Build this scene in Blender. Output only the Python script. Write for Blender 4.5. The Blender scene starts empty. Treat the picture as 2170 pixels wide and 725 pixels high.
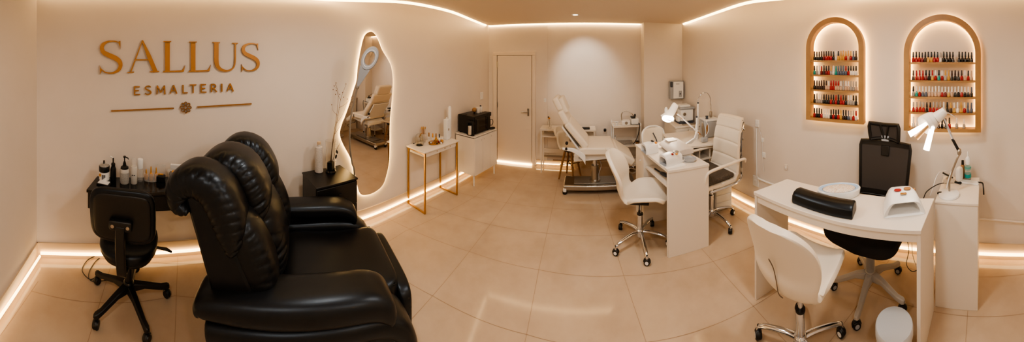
import bpy, math, random
from mathutils import Vector, Matrix, noise
random.seed(7)
sin, cos, pi, R = math.sin, math.cos, math.pi, math.radians
col = bpy.context.scene.collection
# ---------------------------------------------------------------- survey of the room
F, X0, YH, H, HC = 540.0, 1239.0, 130.0, 1.75, 2.38      # photo: px per radian, heading column, horizon row, eye height, ceiling height
def W(x, y, z=0.0):                                        # survey mark seen at (x, y), known height z -> floor plan position
    D = F*(H-z)/(y-YH); t = (x-X0)/F
    return Vector((D*sin(t), D*cos(t), z))
def Q(x, y, D):                                            # survey mark at known distance
    t = (x-X0)/F
    return Vector((D*sin(t), D*cos(t), H-(y-YH)*D/F))

# ---------------------------------------------------------------- materials
def lin(c):
    return tuple((v/255/12.92 if v/255 <= .04045 else ((v/255+.055)/1.055)**2.4) for v in c)
MC = {}
def mat(name, c, rough=.5, metal=0, var=None, bump=None, spec=None, coat=0, emit=None, trans=0, ior=1.45, alpha=1, thin=None):
    if name in MC: return MC[name]
    m = bpy.data.materials.new(name); m.use_nodes = True; MC[name] = m
    nt = m.node_tree; b = nt.nodes['Principled BSDF']; I = b.inputs
    c = lin(c)
    I['Base Color'].default_value = (*c, 1); I['Roughness'].default_value = rough; I['Metallic'].default_value = metal
    if spec is not None: I['Specular IOR Level'].default_value = spec
    if coat: I['Coat Weight'].default_value = coat; I['Coat Roughness'].default_value = .08
    if emit: I['Emission Color'].default_value = (*emit[0], 1); I['Emission Strength'].default_value = emit[1]
    if trans: I['Transmission Weight'].default_value = trans; I['IOR'].default_value = ior
    if alpha < 1: I['Alpha'].default_value = alpha
    tc = nt.nodes.new('ShaderNodeTexCoord')
    if var:                                                # (scale, second colour, detail)
        n = nt.nodes.new('ShaderNodeTexNoise'); n.inputs['Scale'].default_value = var[0]; n.inputs['Detail'].default_value = 6
        n.inputs['Roughness'].default_value = .6
        r = nt.nodes.new('ShaderNodeValToRGB'); r.color_ramp.elements[0].position = .35; r.color_ramp.elements[1].position = .68
        r.color_ramp.elements[0].color = (*c, 1); r.color_ramp.elements[1].color = (*lin(var[1]), 1)
        nt.links.new(tc.outputs['Object'], n.inputs['Vector']); nt.links.new(n.outputs['Fac'], r.inputs['Fac'])
        nt.links.new(r.outputs['Color'], I['Base Color'])
    if bump:                                               # (scale, strength, distance)
        n = nt.nodes.new('ShaderNodeTexNoise'); n.inputs['Scale'].default_value = bump[0]; n.inputs['Detail'].default_value = 4
        k = nt.nodes.new('ShaderNodeBump'); k.inputs['Strength'].default_value = bump[1]; k.inputs['Distance'].default_value = bump[2] if len(bump) > 2 else .002
        nt.links.new(tc.outputs['Object'], n.inputs['Vector']); nt.links.new(n.outputs['Fac'], k.inputs['Height'])
        nt.links.new(k.outputs['Normal'], I['Normal'])
    return m
WARM = (1, .68, .32)
M_wall = mat('wall paint', (224, 214, 205), .75, var=(1.5, (219, 209, 199)), bump=(90, .08, .001))
M_ceil = mat('ceiling paint', (216, 200, 182), .8)
M_floor = mat('polished porcelain', (198, 176, 152), .08, var=(1.7, (181, 158, 134)), spec=.38)
M_grout = mat('grout', (150, 122, 96), .5)
M_skirt = mat('skirting tile', (212, 188, 158), .35)
M_door = mat('door paint', (228, 214, 198), .5)
M_led = mat('led light', (255, 230, 190), .5, emit=(WARM, 9))
M_ledf = mat('floor led light', (255, 230, 190), .5, emit=(WARM, 7))
M_ledh = mat('led halo light', (255, 230, 190), .5, emit=((1, .64, .25), 30))
M_leather = mat('black leather', (14, 13, 14), .36, var=(5, (19, 18, 18)), bump=(260, .2, .001), spec=.40)
M_leather.node_tree.nodes['Principled BSDF'].inputs['Specular Tint'].default_value = (.72, .84, 1, 1)
M_black = mat('black plastic', (14, 13, 13), .42)
M_blackw = mat('black lacquered wood', (17, 15, 14), .38, bump=(40, .05, .001))
M_blackg = mat('glossy black', (10, 9, 9), .12)
M_mesh = mat('black mesh fabric', (48, 42, 40), .8, bump=(900, .6, .001))
M_meshd = mat('black foam fabric', (10, 9, 9), .85)
M_white = mat('white laminate', (226, 217, 206), .35)
M_whitep = mat('white plastic', (232, 232, 232), .3)
M_whitel = mat('white leather', (230, 220, 206), .42, bump=(220, .12, .001))
M_greyp = mat('grey plastic', (160, 164, 172), .4)
M_chrome = mat('chrome', (214, 218, 226), .12, 1)
M_steel = mat('brushed steel', (178, 172, 164), .3, 1)
M_gold = mat('gold metal', (196, 156, 100), .32, 1)
M_goldm = mat('brushed gold sign metal', (160, 116, 66), .40, .7, bump=(300, .1, .001))
M_goldw = mat('golden lacquered wood', (172, 132, 84), .45, var=(6, (156, 118, 74)))
M_wood = mat('honey wood', (160, 118, 74), .45, var=(9, (136, 96, 58)))
M_glass = mat('clear glass', (250, 248, 244), .03, trans=1, ior=1.3)
M_acryl = mat('clear plastic', (235, 230, 222), .08, alpha=.24, spec=.6)
M_mirror = mat('mirror glass', (235, 228, 220), .01, 1)
M_amber = mat('amber liquid', (214, 158, 84), .15, var=(60, (188, 128, 56)))
M_water = mat('pale gel', (206, 200, 192), .12, coat=.5)
M_grey = mat('base grey metal', (150, 146, 140), .35, .7)
M_cushion = mat('dark speckled fabric', (52, 46, 42), .9, var=(120, (92, 84, 76)))
M_teal = mat('teal label', (20, 150, 150), .4)
M_orange = mat('orange item', (206, 140, 60), .4)
M_red = mat('red item', (150, 26, 28), .3)
M_paper = mat('white paper', (240, 236, 230), .7)
M_navy = mat('dark blue grey', (60, 66, 78), .4)
M_blue = mat('pale blue plastic', (160, 190, 225), .35)
M_bulb = mat('lit lamp tube', (255, 245, 230), .4, emit=((1, .86, .68), 9))
M_twig = mat('dry twig', (120, 88, 58), .8)
M_beads = mat('beads', (240, 234, 226), .5, var=(120, (206, 178, 148)), bump=(220, .8, .004))

# ---------------------------------------------------------------- mesh helpers
def crom(P, n=6, closed=False):
    P = [Vector(p) for p in P]; out = []
    N = len(P)
    for i in range(N if closed else N-1):
        if closed: a, b, c, d = P[i-1], P[i], P[(i+1) % N], P[(i+2) % N]
        else: a, b, c, d = P[max(i-1, 0)], P[i], P[i+1], P[min(i+2, N-1)]
        for k in range(n):
            t = k/n
            out.append(.5*((2*b)+(c-a)*t+(2*a-5*b+4*c-d)*t*t+(3*b-a-3*c+d)*t**3))
    if not closed: out.append(P[-1])
    return out
class MB:
    def __init__(s): s.v = []; s.f = []
    def add(s, vs, fs):
        k = len(s.v); s.v += [tuple(p) for p in vs]; s.f += [tuple(i+k for i in f) for f in fs]; return s
    def box(s, x0, x1, y0, y1, z0, z1, fn=None):
        vs = [(x, y, z) for z in (z0, z1) for y in (y0, y1) for x in (x0, x1)]
        if fn: vs = [fn(Vector(p)) for p in vs]
        return s.add(vs, [(0, 2, 3, 1), (4, 5, 7, 6), (0, 1, 5, 4), (2, 6, 7, 3), (0, 4, 6, 2), (1, 3, 7, 5)])
    def obox(s, c, size, rz=0, rx=0, ry=0):
        m = Matrix.Translation(Vector(c)) @ Matrix.Rotation(rz, 4, 'Z') @ Matrix.Rotation(ry, 4, 'Y') @ Matrix.Rotation(rx, 4, 'X')
        a, b, d = [q/2 for q in size]
        return s.box(-a, a, -b, b, -d, d, lambda p: m @ p)
    def loft(s, rings, cap=True, closed=True):
        n = len(rings[0]); k = len(s.v)
        for r in rings: s.v += [tuple(p) for p in r]
        for i in range(len(rings)-1):
            for j in range(n if closed else n-1):
                a = k+i*n+j; b = k+i*n+(j+1) % n
                s.f.append((a, b, b+n, a+n))
        if cap:
            s.f.append(tuple(k+j for j in reversed(range(n)))); s.f.append(tuple(k+(len(rings)-1)*n+j for j in range(n)))
        return s
    def tube(s, P, r, n=10, cap=True, sq=1.0):
        P = [Vector(p) for p in P]; rs = r if isinstance(r, (list, tuple)) else [r]*len(P)
        t0 = (P[1]-P[0]).normalized(); u = t0.orthogonal().normalized()
        if abs(t0.z) < .9: u = t0.cross(Vector((0, 0, 1))).normalized()
        rings = []
        for i, p in enumerate(P):
            t = (P[min(i+1, len(P)-1)]-P[max(i-1, 0)])
            if t.length < 1e-9: t = t0
            t.normalize(); u = (u-t*u.dot(t)).normalized(); w = t.cross(u)
            rings.append([p+(u*cos(2*pi*k/n)+w*sin(2*pi*k/n)*sq)*rs[i] for k in range(n)])
        return s.loft(rings, cap)
    def lathe(s, prof, c=(0, 0, 0), n=20, cap=True, fn=None):
        c = Vector(c)
        rings = [[c+Vector((r*cos(2*pi*k/n), r*sin(2*pi*k/n), z)) for k in range(n)] for r, z in prof]
        if fn: rings = [[fn(p) for p in q] for q in rings]
        return s.loft(rings, cap)
    def prism(s, poly, z0, z1, fn=None):
        a = [Vector((x, y, z0)) for x, y in poly]; b = [Vector((x, y, z1)) for x, y in poly]
        if fn: a = [fn(p) for p in a]; b = [fn(p) for p in b]
        return s.loft([a, b])
    def blob(s, c, size, e1=.5, e2=.5, nu=28, nv=16, fn=None, m=None):
        sp = lambda v, e: math.copysign(abs(v)**e, v)
        rings = []
        for i in range(nv+1):
            ph = -pi/2+pi*i/nv
            ph = max(-pi/2+.02, min(pi/2-.02, ph))
            r = []
            for j in range(nu):
                th = 2*pi*j/nu
                p = Vector((size[0]/2*sp(cos(ph), e1)*sp(cos(th), e2), size[1]/2*sp(cos(ph), e1)*sp(sin(th), e2), size[2]/2*sp(sin(ph), e1)))
                if fn: p = fn(p)
                if m: p = m @ p
                r.append(p+Vector(c))
            rings.append(r)
        return s.loft(rings)
    def sheet(s, grid, th):                                # grid[i][j] of points, thickened along normals
        n, m = len(grid), len(grid[0]); N = []
        for i in range(n):
            for j in range(m):
                a = grid[min(i+1, n-1)][j]-grid[max(i-1, 0)][j]; b = grid[i][min(j+1, m-1)]-grid[i][max(j-1, 0)]
                N.append(a.cross(b).normalized())
        k = len(s.v)
        for q in (1, -1):
            for i in range(n):
                for j in range(m): s.v.append(tuple(grid[i][j]+N[i*m+j]*q*th/2))
        nm = n*m
        for i in range(n-1):
            for j in range(m-1):
                a = k+i*m+j; s.f.append((a, a+1, a+m+1, a+m)); a += nm; s.f.append((a, a+m, a+m+1, a+1))
        ring = [i*m for i in range(n)]+[(n-1)*m+j for j in range(1, m)]+[i*m+m-1 for i in range(n-2, -1, -1)]+[j for j in range(m-2, 0, -1)]
        for a, b in zip(ring, ring[1:]+ring[:1]): s.f.append((k+a, k+b, k+b+nm, k+a+nm))
        return s
    def build(s, name, m, parent=None, bevel=0, sub=0, world=False, ang=38, seg=2, struct=False):
        me = bpy.data.meshes.new(name); me.from_pydata(s.v, [], s.f); me.update()
        import bmesh
        bm = bmesh.new(); bm.from_mesh(me); bmesh.ops.recalc_face_normals(bm, faces=bm.faces); bm.to_mesh(me); bm.free()
        me.shade_smooth(); me.set_sharp_from_angle(angle=R(ang))
        me.materials.append(m)
        o = bpy.data.objects.new(name, me); col.objects.link(o)
        if bevel:
            q = o.modifiers.new('bevel', 'BEVEL'); q.width = bevel; q.segments = seg; q.limit_method = 'ANGLE'; q.angle_limit = R(35)
            q.harden_normals = False
        if sub:
            q = o.modifiers.new('sub', 'SUBSURF'); q.levels = sub; q.render_levels = sub
        if parent:
            o.parent = parent
            if world:
                root = parent
                mw = Matrix.Identity(4)
                chain = []
                while root: chain.append(root); root = root.parent
                for c in reversed(chain): mw = mw @ c.matrix_parent_inverse @ c.matrix_basis
                o.matrix_parent_inverse = mw.inverted()
        if struct: o['kind'] = 'structure'
        return o
def tag(o, label, cat, group=None):
    o['label'] = label; o['category'] = cat
    if group: o['group'] = group
    return o
def thing(name, label, cat, loc=(0, 0, 0), rz=0, group=None):
    o = bpy.data.objects.new(name, None); col.objects.link(o); o.empty_display_size = .05
    o.location = loc; o.rotation_euler = (0, 0, rz)
    return tag(o, label, cat, group)
def lab(o, t): o['label'] = t; return o
def B(*a, **k): return MB().box(*a, **k)

# ---------------------------------------------------------------- room plan
def interp(A, x):
    if x <= A[0][0]:
        (a, b), (c, d) = A[0], A[1]; return b+(d-b)*(x-a)/(c-a)
    for i in range(len(A)-1):
        if x <= A[i+1][0]:
            x1, y1 = A[i]; x2, y2 = A[i+1]
            def sl(k):
                if k <= 0: return (A[1][1]-A[0][1])/(A[1][0]-A[0][0])
                if k >= len(A)-1: return (A[-1][1]-A[-2][1])/(A[-1][0]-A[-2][0])
                h0 = A[k][0]-A[k-1][0]; h1 = A[k+1][0]-A[k][0]
                d0 = (A[k][1]-A[k-1][1])/h0; d1 = (A[k+1][1]-A[k][1])/h1
                return (d0*h1+d1*h0)/(h0+h1)
            m1, m2 = sl(i), sl(i+1); h = x2-x1; t = (x-x1)/h
            return y1*(2*t**3-3*t*t+1)+m1*h*(t**3-2*t*t+t)+y2*(-2*t**3+3*t*t)+m2*h*(t**3-t*t)
    (a, b), (c, d) = A[-2], A[-1]; return d+(d-b)*(x-c)/(c-a)
AL = [(78, 545), (206, 547.5), (300, 546), (405, 539), (600, 512), (790, 462), (867, 427), (902, 411), (959, 383), (1037, 338.5)]
AR = [(1445, 349), (1490, 381), (1533, 408), (1597, 443), (1640, 463), (1691, 482), (1743, 500), (1850, 524), (1950, 538), (2071, 546), (2170, 549), (2260, 546)]
def wD(A, x): return F*H/(interp(A, x)-YH)
def wp(A, x, off=0.0):                                     # plan point on the wall, moved off the wall along its normal
    t = (x-X0)/F; D = wD(A, x); p = Vector((D*sin(t), D*cos(t), 0))
    return p+wn(A, x)*off if off else p
def wn(A, x):
    t = (wp(A, x+4)-wp(A, x-4)).normalized(); n = Vector((t.y, -t.x, 0))
    return n if n.dot(wp(A, x)) < 0 else -n
def wq(A, x, y, off=0.0):                                  # point seen at (x, y) standing `off` in front of the wall
    t = (x-X0)/F; d = Vector((sin(t), cos(t), 0)); c = max(.25, -d.dot(wn(A, x)))
    return Q(x, y, wD(A, x)-off/c)
def sweep_wall(pts, z0, z1, name, m, th=.06, **k):
    g = MB()
    for i in range(2): pass
    n = len(pts); k0 = []
    N = []
    for i in range(n):
        t = (pts[min(i+1, n-1)]-pts[max(i-1, 0)]).normalized(); q = Vector((t.y, -t.x, 0))
        N.append(q if q.dot(Vector((0, 1.4, 0))-pts[i]) < 0 else -q)
    rings = [[p+Vector((0, 0, z0)), p+Vector((0, 0, z1)), p+q*th+Vector((0, 0, z1)), p+q*th+Vector((0, 0, z0))] for p, q in zip(pts, N)]
    g.loft(rings); return g.build(name, m, **k)
YB = 4.22
PL = [wp(AL, x) for x in [78+i*8 for i in range(120)]+[1037]]
PR = [wp(AR, x) for x in [1445+i*8 for i in range(102)]]
PR = PR+[Vector((PR[-1].x, -1.42, 0))]
c0 = PL[0]
PN = [c0.copy(), Vector((-1.297, -1.15, 0)), Vector((-.9, -1.10, 0)), Vector((-.3, -1.2, 0)), PR[-1].copy()]
sweep_wall(PL, 0, HC+.14, 'wall_left', M_wall, struct=True)
sweep_wall(PR, 0, HC+.14, 'wall_right', M_wall, struct=True)
sweep_wall(PN, 0, HC+.14, 'wall_front', M_wall, struct=True)
B(PL[-1].x-.02, 1.75, YB, YB+.08, 0, HC+.14).build('wall_back', M_wall, struct=True)
B(PL[-1].x-.01, -.62, YB-.014, YB+.01, 0, HC+.14).build('trim_1', M_wall, struct=True)
B(.95, 1.72, 4.0, YB+.02, 0, HC+.1).build('wall_column', M_wall, struct=True)
# floor with its joints
fl = B(-2.6, 2.6, -1.7, 4.5, -.06, 0).build('floor', M_floor, struct=True)
g = MB()
def joint(pts, w=.0032):
    pts = [Vector((x, y, 0)) for x, y in pts]
    for a, b in zip(pts, pts[1:]):
        t = (b-a).normalized(); n = Vector((t.y, -t.x, 0))*w/2; z = Vector((0, 0, .0006))
        g.add([a-n+z, a+n+z, b+n+z, b-n+z], [(0, 1, 2, 3)])
for ys in [[(-2.5, 3.55), (2.2, 3.55)], [(-2.4, 2.98), (-.4, 3.01), (2.2, 2.95)], [(-2.4, 2.5), (-.4, 2.565), (.3, 2.55), (2.2, 2.42)], [(-2.4, 2.0), (-1.03, 2.108), (-.38, 2.104), (.318, 2.054), (1.076, 1.95), (2.3, 1.8)],
           [(-2.4, 1.45), (-1.06, 1.572), (-.37, 1.59), (.38, 1.54), (1.12, 1.435), (2.3, 1.3)], [(-2.4, .95), (.3, 1.02), (2.3, .8)], [(-2.4, .45), (.3, .5), (2.3, .35)],
           [(-2.4, -.06), (-1.5, -.06), (1.6, .12), (2.3, .12)], [(-2.1, -.62), (2.2, -.4)], [(-1.7, -1.1), (2.2, -.9)]]:
    joint(ys)
for xs in [[(-2.2, -.9), (-2.2, .6), (-1.62, 3.6), (-1.55, 4.2)], [(-1.60, -1.1), (-1.9, -.07), (-1.7, 2.0), (-1.38, 2.965), (-1.3, 3.6)], [(-1.2, -1.0), (-1.12, .6), (-1.088, 1.322), (-1.025, 2.108), (-.952, 3.036), (-.9, 4.2)],
           [(-.37, -1.1), (-.369, 1.59), (-.383, 2.104), (-.385, 4.2)], [(.4, -1.2), (.379, 1.542), (.318, 2.054), (.179, 3.33), (.1, 4.2)],
           [(1.2, -1.2), (1.119, 1.435), (1.076, 1.95), (.9, 3.3), (.85, 4.1)], [(1.745, -1.2), (1.745, 1.0), (1.5, 3.5)], [(2.08, -1.2), (2.06, .6), (1.95, 2.0)]]:
    joint(xs)
g.build('tile_joint', M_grout, fl)
# ceiling: a dropped plate with lit coves along the long walls
B(-2.7, 2.7, -1.8, 4.4, HC+.14, HC+.2).build('ceiling', M_ceil, struct=True)
CL = [(700, -3), (780, -1), (820, 0), (858, 2.5), (900, 9), (930, 15.5), (958, 23), (1000, 40), (1037, 55.5)]
CR = [(1444, 51), (1480, 38), (1516, 25), (1580, 4), (1650, -5), (1720, -12), (1800, -16)]
def cedge(A, C, x):
    t = (x-X0)/F; Dw = wD(A, x)-.06
    if x < C[0][0] or x > C[-1][0]: D = Dw
    else: D = min(Dw, F*(HC-H)/(YH-interp(C, x)))
    return Vector((D*sin(t), D*cos(t), 0))
EL = [cedge(AL, CL, 84+i*12) for i in range(80)]
ER = [cedge(AR, CR, 1446+i*12) for i in range(68)]
plate = EL+[Vector((EL[-1].x+.03, YB-.05, 0)), Vector((.94, YB-.05, 0)), Vector((.94, 4.02, 0)), Vector((1.56, 4.02, 0))]+ER+[Vector((ER[-1].x, -1.35, 0)), Vector((-.3, -1.14, 0)), Vector((-.9, -1.03, 0)), Vector((-1.297, -1.09, 0))]
MB().prism([(p.x, p.y) for p in plate], HC, HC+.03).build('trim_2', M_ceil, struct=True)
def offs(P, d):                                            # shift a plan polyline towards the outside of the room
    out = []
    for i, p in enumerate(P):
        t = (P[min(i+1, len(P)-1)]-P[max(i-1, 0)]).normalized(); n = Vector((t.y, -t.x, 0))
        if n.dot(p-Vector((0, 1.4, 0))) < 0: n = -n
        out.append(p+n*d)
    return out
def at(P, z): return [Vector((p.x, p.y, z)) for p in P]
for P, lb in [(offs(EL, .022), 'warm light strip tucked in the ceiling edge above the gold lettering wall'), (offs(ER, .022), 'warm light strip in the ceiling edge above the two arched shelves'),
              ([Vector((EL[-1].x, YB-.03, 0)), Vector((.93, YB-.03, 0))], 'straight warm light strip in the ceiling edge above the white door')]:
    tag(MB().tube(at(P, HC-.004), .018, 6).build('ceiling_light_strip', M_led), lb, 'light strip')
# skirting and its lit strip
def skirt(P, name):
    q = offs(P, -.012)
    MB().loft([[a+Vector((0, 0, 0)), a+Vector((0, 0, .135)), b+Vector((0, 0, .135)), b] for a, b in zip(P, q)]).build(name, M_skirt, struct=True)
skirt(PL, 'baseboard_left'); skirt(PR, 'baseboard_right'); skirt(PN, 'baseboard_front')
B(-.80, .95, YB-.026, YB, 0, .10).build('baseboard_back', M_skirt, struct=True)
def strip(P, lb): tag(MB().tube(at(offs(P, -.026), .055), .011, 6).build('floor_light_strip', M_ledf), lb, 'light strip')
strip(PL[1:], 'warm light strip low on the wall behind the black chair, mirror and gold legged table')
strip(PR[3:], 'warm light strip low on the wall behind the white desks and mesh chair')
strip([c0+Vector((.04, .03, 0)), Vector((-1.297, -1.15, 0)), Vector((-.9, -1.10, 0))], 'warm light strip running down the far left short wall')
tag(MB().tube([(-1.49, YB-.05, .02), (-.88, YB-.05, .02)], .014, 6).build('door_light_strip', M_led), 'glowing light strip under the white door', 'light strip')
tag(MB().tube([(-.80, YB-.045, .05), (-.2, YB-.045, .05)], .006, 6).build('floor_light_strip', M_led), 'short warm light strip low behind the wooden legged stool', 'light strip')
# door
d = B(-1.49, -.885, YB-.04, YB-.015, .035, 1.845).build('door_1', M_door, struct=True)
fr = MB()
fr.box(-1.57, -1.50, YB-.045, YB, 0, 1.854).box(-.875, -.82, YB-.045, YB, 0, 1.854).box(-1.57, -.82, YB-.045, YB, 1.855, 1.91)
fr.build('door_frame', M_door, d, bevel=.004)
B(-1.50, -1.4905, YB-.03, YB-.0145, .03, 1.85).build('door_gap', mat('shadow gap', (60, 42, 30), .8), d)
B(-.955, -.925, YB-.052, YB-.038, .83, .96).build('handle_plate', M_steel, d, bevel=.004)
MB().tube([(-.94, YB-.045, .905), (-.94, YB-.085, .905), (-.955, YB-.095, .905), (-1.05, YB-.095, .905)], .009, 8).build('door_handle', M_steel, d)
for z in (.25, .95, 1.65): B(-1.497, -1.482, YB-.05, YB-.038, z, z+.09).build('hinge', M_steel, d)
# ---------------------------------------------------------------- camera
cam = bpy.data.cameras.new('camera'); co = bpy.data.objects.new('camera', cam); col.objects.link(co)
co.location = (0, 0, H); co.rotation_euler = (pi/2, 0, 0)
cam.type = 'PANO'; cam.panorama_type = 'CENTRAL_CYLINDRICAL'
cam.central_cylindrical_range_u_min = (0-X0)/F; cam.central_cylindrical_range_u_max = (2170-X0)/F
cam.central_cylindrical_range_v_min = -(725-YH)/F; cam.central_cylindrical_range_v_max = YH/F
cam.central_cylindrical_radius = 1.0
cam.clip_start = .01
bpy.context.scene.camera = co
# ---------------------------------------------------------------- lights
def light(kind, name, loc, e, c=(1, .93, .83), size=.3, to=None, **k):
    L = bpy.data.lights.new(name, kind); o = bpy.data.objects.new(name, L); col.objects.link(o); o.location = loc
    L.energy = e; L.color = c
    if kind == 'AREA': L.shape = 'DISK'; L.size = size
    else: L.shadow_soft_size = size
    if to is not None: o.rotation_euler = (Vector(to)-Vector(loc)).to_track_quat('-Z', 'Y').to_euler()
    for a, b in k.items(): setattr(L, a, b)
    return o
def downlight(x, y, lb):
    t = thing('ceiling_downlight', lb, 'light', (x, y, HC))
    MB().lathe([(.052, 0), (.052, -.006), (.036, -.008), (.034, -.001)], n=20).build('trim_ring', M_whitep, t)
    MB().lathe([(.001, -.003), (.033, -.0035)], n=20, cap=False).build('lamp_face', M_bulb, t)
downlight(-.125, 3.42, 'small round lit downlight in the ceiling before the white door wall')
light('SPOT', 'spot_back', (-.125, 3.42, HC-.02), 34, size=.03, to=(.02, 4.22, 1.55), spot_size=R(68), spot_blend=.8)
for x, y, e, lb in [(-1.15, .9, 11.5, 'downlight over the black recliner'), (1.15, .55, 11.5, 'downlight over the curved desk'), (.1, 1.75, 15, 'downlight over the middle of the floor'), (.1, -.4, 11, 'downlight nearest the short wall')]:
    downlight(x, y, lb)
    light('AREA', 'down', (x, y, HC-.02), e, size=.22)
w = bpy.data.worlds.new('world'); bpy.context.scene.world = w; w.use_nodes = True
w.node_tree.nodes['Background'].inputs[0].default_value = (.9, .6, .4, 1); w.node_tree.nodes['Background'].inputs[1].default_value = .05
sc = bpy.context.scene; sc.view_settings.view_transform = 'AgX'; sc.view_settings.look = 'AgX - Medium High Contrast'; sc.view_settings.exposure = .14
sc.cycles.max_bounces = 7; sc.cycles.diffuse_bounces = 4; sc.cycles.glossy_bounces = 4; sc.cycles.transmission_bounces = 6
sc.cycles.sample_clamp_indirect = 4; sc.cycles.caustics_reflective = False; sc.cycles.caustics_refractive = False
sc.cycles.use_denoising = True
# ================================================================ lettering on the left wall
def K(cx, cy): return (190+cx*.2482, 70+cy*.2482)
def wallprism(g, poly, off0=.004, off1=.022):              # polygon in photo pixels, stood off the left wall
    a = [wq(AL, x, y, off1) for x, y in poly]
    b = [p-wn(AL, x)*(off1-off0) for p, (x, y) in zip(a, poly)]
    g.loft([a, b])
def stroke(g, P, smooth=True):                             # (x, y, width) in sign units
    P = [Vector(p) for p in P]
    if smooth and len(P) > 2: P = crom(P, 7)
    L, Rr = [], []
    for i, p in enumerate(P):
        t = P[min(i+1, len(P)-1)]-P[max(i-1, 0)]; t.z = 0; t.normalize(); n = Vector((-t.y, t.x, 0))*p.z/2
        L.append((p.x+n.x, p.y+n.y)); Rr.append((p.x-n.x, p.y-n.y))
    a = [[wq(AL, *K(*q), .022) for q in (l, r)]+[wq(AL, *K(*q), .022)-wn(AL, K(*q)[0])*.018 for q in (r, l)] for l, r in zip(L, Rr)]
    g.loft(a)
def poly(g, P): wallprism(g, [K(*p) for p in P])
def big_s(g, x0, x1, y0, y1):
    f = lambda x, y, w: (x0+(x-85)/198*(x1-x0), y0+(y-65)/285*(y1-y0), w*(x1-x0)/198)
    stroke(g, [f(*p) for p in [(258, 90, 5), (232, 74, 9), (195, 69, 11), (150, 76, 18), (115, 98, 30), (104, 130, 34), (120, 165, 38), (165, 190, 42), (215, 212, 42), (252, 240, 40), (264, 275, 34), (250, 312, 28), (215, 336, 18), (175, 342, 12), (130, 334, 10), (98, 305, 6)]])
    P = lambda q: [f(a, b, 1)[:2] for a, b in q]
    poly(g, P([(247, 70), (263, 67), (263, 138), (256, 112), (248, 92)])); poly(g, P([(86, 275), (93, 292), (104, 318), (95, 340), (88, 356)]))
LT = []
def letter(lb, fn, cx, cy):
    g = MB(); fn(g); x, y = K(cx, cy); p = wq(AL, x, y, .01)
    o = g.build('wall_letter', M_goldm, ang=30); o['label'] = lb; o['category'] = 'letter'; o['group'] = 'gold letters of the wall sign'
    return o
letter('large gold metal letter S that begins the upper word on the wall', lambda g: big_s(g, 85, 283, 65, 350), 180, 200)
def LA(g):
    stroke(g, [(452, 62, 9), (402, 195, 11), (352, 330, 11)], 0); stroke(g, [(450, 62, 12), (506, 195, 36), (562, 330, 38)], 0)
    stroke(g, [(392, 228, 10), (508, 228, 10)], 0); stroke(g, [(323, 338, 9), (380, 333, 9)], 0); stroke(g, [(517, 331, 9), (594, 328, 9)], 0)
letter('large gold metal letter A of the upper word on the wall', LA, 455, 200)
def LL(x, y0, yb):
    def fn(g):
        stroke(g, [(x, y0, 40), (x, yb, 40)], 0); stroke(g, [(x-34, y0, 8), (x+32, y0, 8)], 0)
        poly(g, [(x-20, y0), (x+20, y0), (x+20, y0+12), (x-20, y0+12)])
        stroke(g, [(x-36, yb, 10), (x+60, yb-3, 12), (x+138, yb-6, 14)], 0); poly(g, [(x+118, yb-6), (x+140, yb-3), (x+152, yb-57), (x+138, yb-30)])
    return fn
letter('first large gold metal letter L of the upper word, beside the A', LL(665, 72, 330), 720, 200)
letter('second large gold metal letter L of the upper word, beside the U', LL(884, 76, 327), 940, 200)
def LU(g):
    stroke(g, [(1083, 82, 38), (1083, 160, 38), (1083, 235, 38), (1092, 280, 34), (1120, 310, 26), (1165, 322, 16), (1207, 313, 13), (1234, 285, 12), (1243, 235, 12), (1244, 160, 12), (1245, 90, 12)])
    stroke(g, [(1050, 80, 8), (1113, 81, 8)], 0); stroke(g, [(1219, 87, 8), (1267, 88, 8)], 0)
letter('large gold metal letter U of the upper word on the wall', LU, 1160, 200)
letter('large gold metal letter S that ends the upper word on the wall', lambda g: big_s(g, 1297, 1455, 86, 328), 1375, 200)
def small(x0, x1, y0, y1, ST, w=9):
    def fn(g):
        for s in ST:
            stroke(g, [(x0+a*(x1-x0), y0+b*(y1-y0), w*(c[0] if c else 1)) for a, b, *c in s], len(s) > 3)
    return fn
G = {'E': [[(.1, .0, 1.2), (.1, 1, 1.2)], [(0, .04), (.92, .04)], [(.1, .5), (.8, .5)], [(0, .96), (1, .96)]],
     'S': [[(.9, .16, .9), (.7, .04), (.4, .03), (.15, .14), (.12, .32, 1.2), (.45, .48, 1.3), (.85, .64, 1.3), (.9, .82, 1.2), (.65, .96), (.3, .97), (.04, .84, .9)]],
     'M': [[(.1, 0), (.06, 1)], [(.1, 0, 1.2), (.5, .8, 1.2)], [(.5, .8), (.88, 0)], [(.88, 0, 1.3), (.94, 1, 1.3)]],
     'A': [[(.5, 0, .9), (.08, 1, .9)], [(.5, 0, 1.4), (.92, 1, 1.4)], [(.22, .64, .9), (.78, .64, .9)]],
     'L': [[(.2, 0, 1.2), (.2, 1, 1.2)], [(.1, .96), (1, .94)]],
     'T': [[(.5, 0, 1.2), (.5, 1, 1.2)], [(0, .06), (1, .04)]],
     'R': [[(.12, 0, 1.2), (.12, 1, 1.2)], [(.1, .04), (.5, .02), (.76, .12), (.78, .32), (.6, .48), (.12, .52)], [(.42, .5, 1.3), (.98, .98, 1.3)]],
     'I': [[(.5, 0, 1.3), (.5, 1, 1.3)]]}
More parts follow.
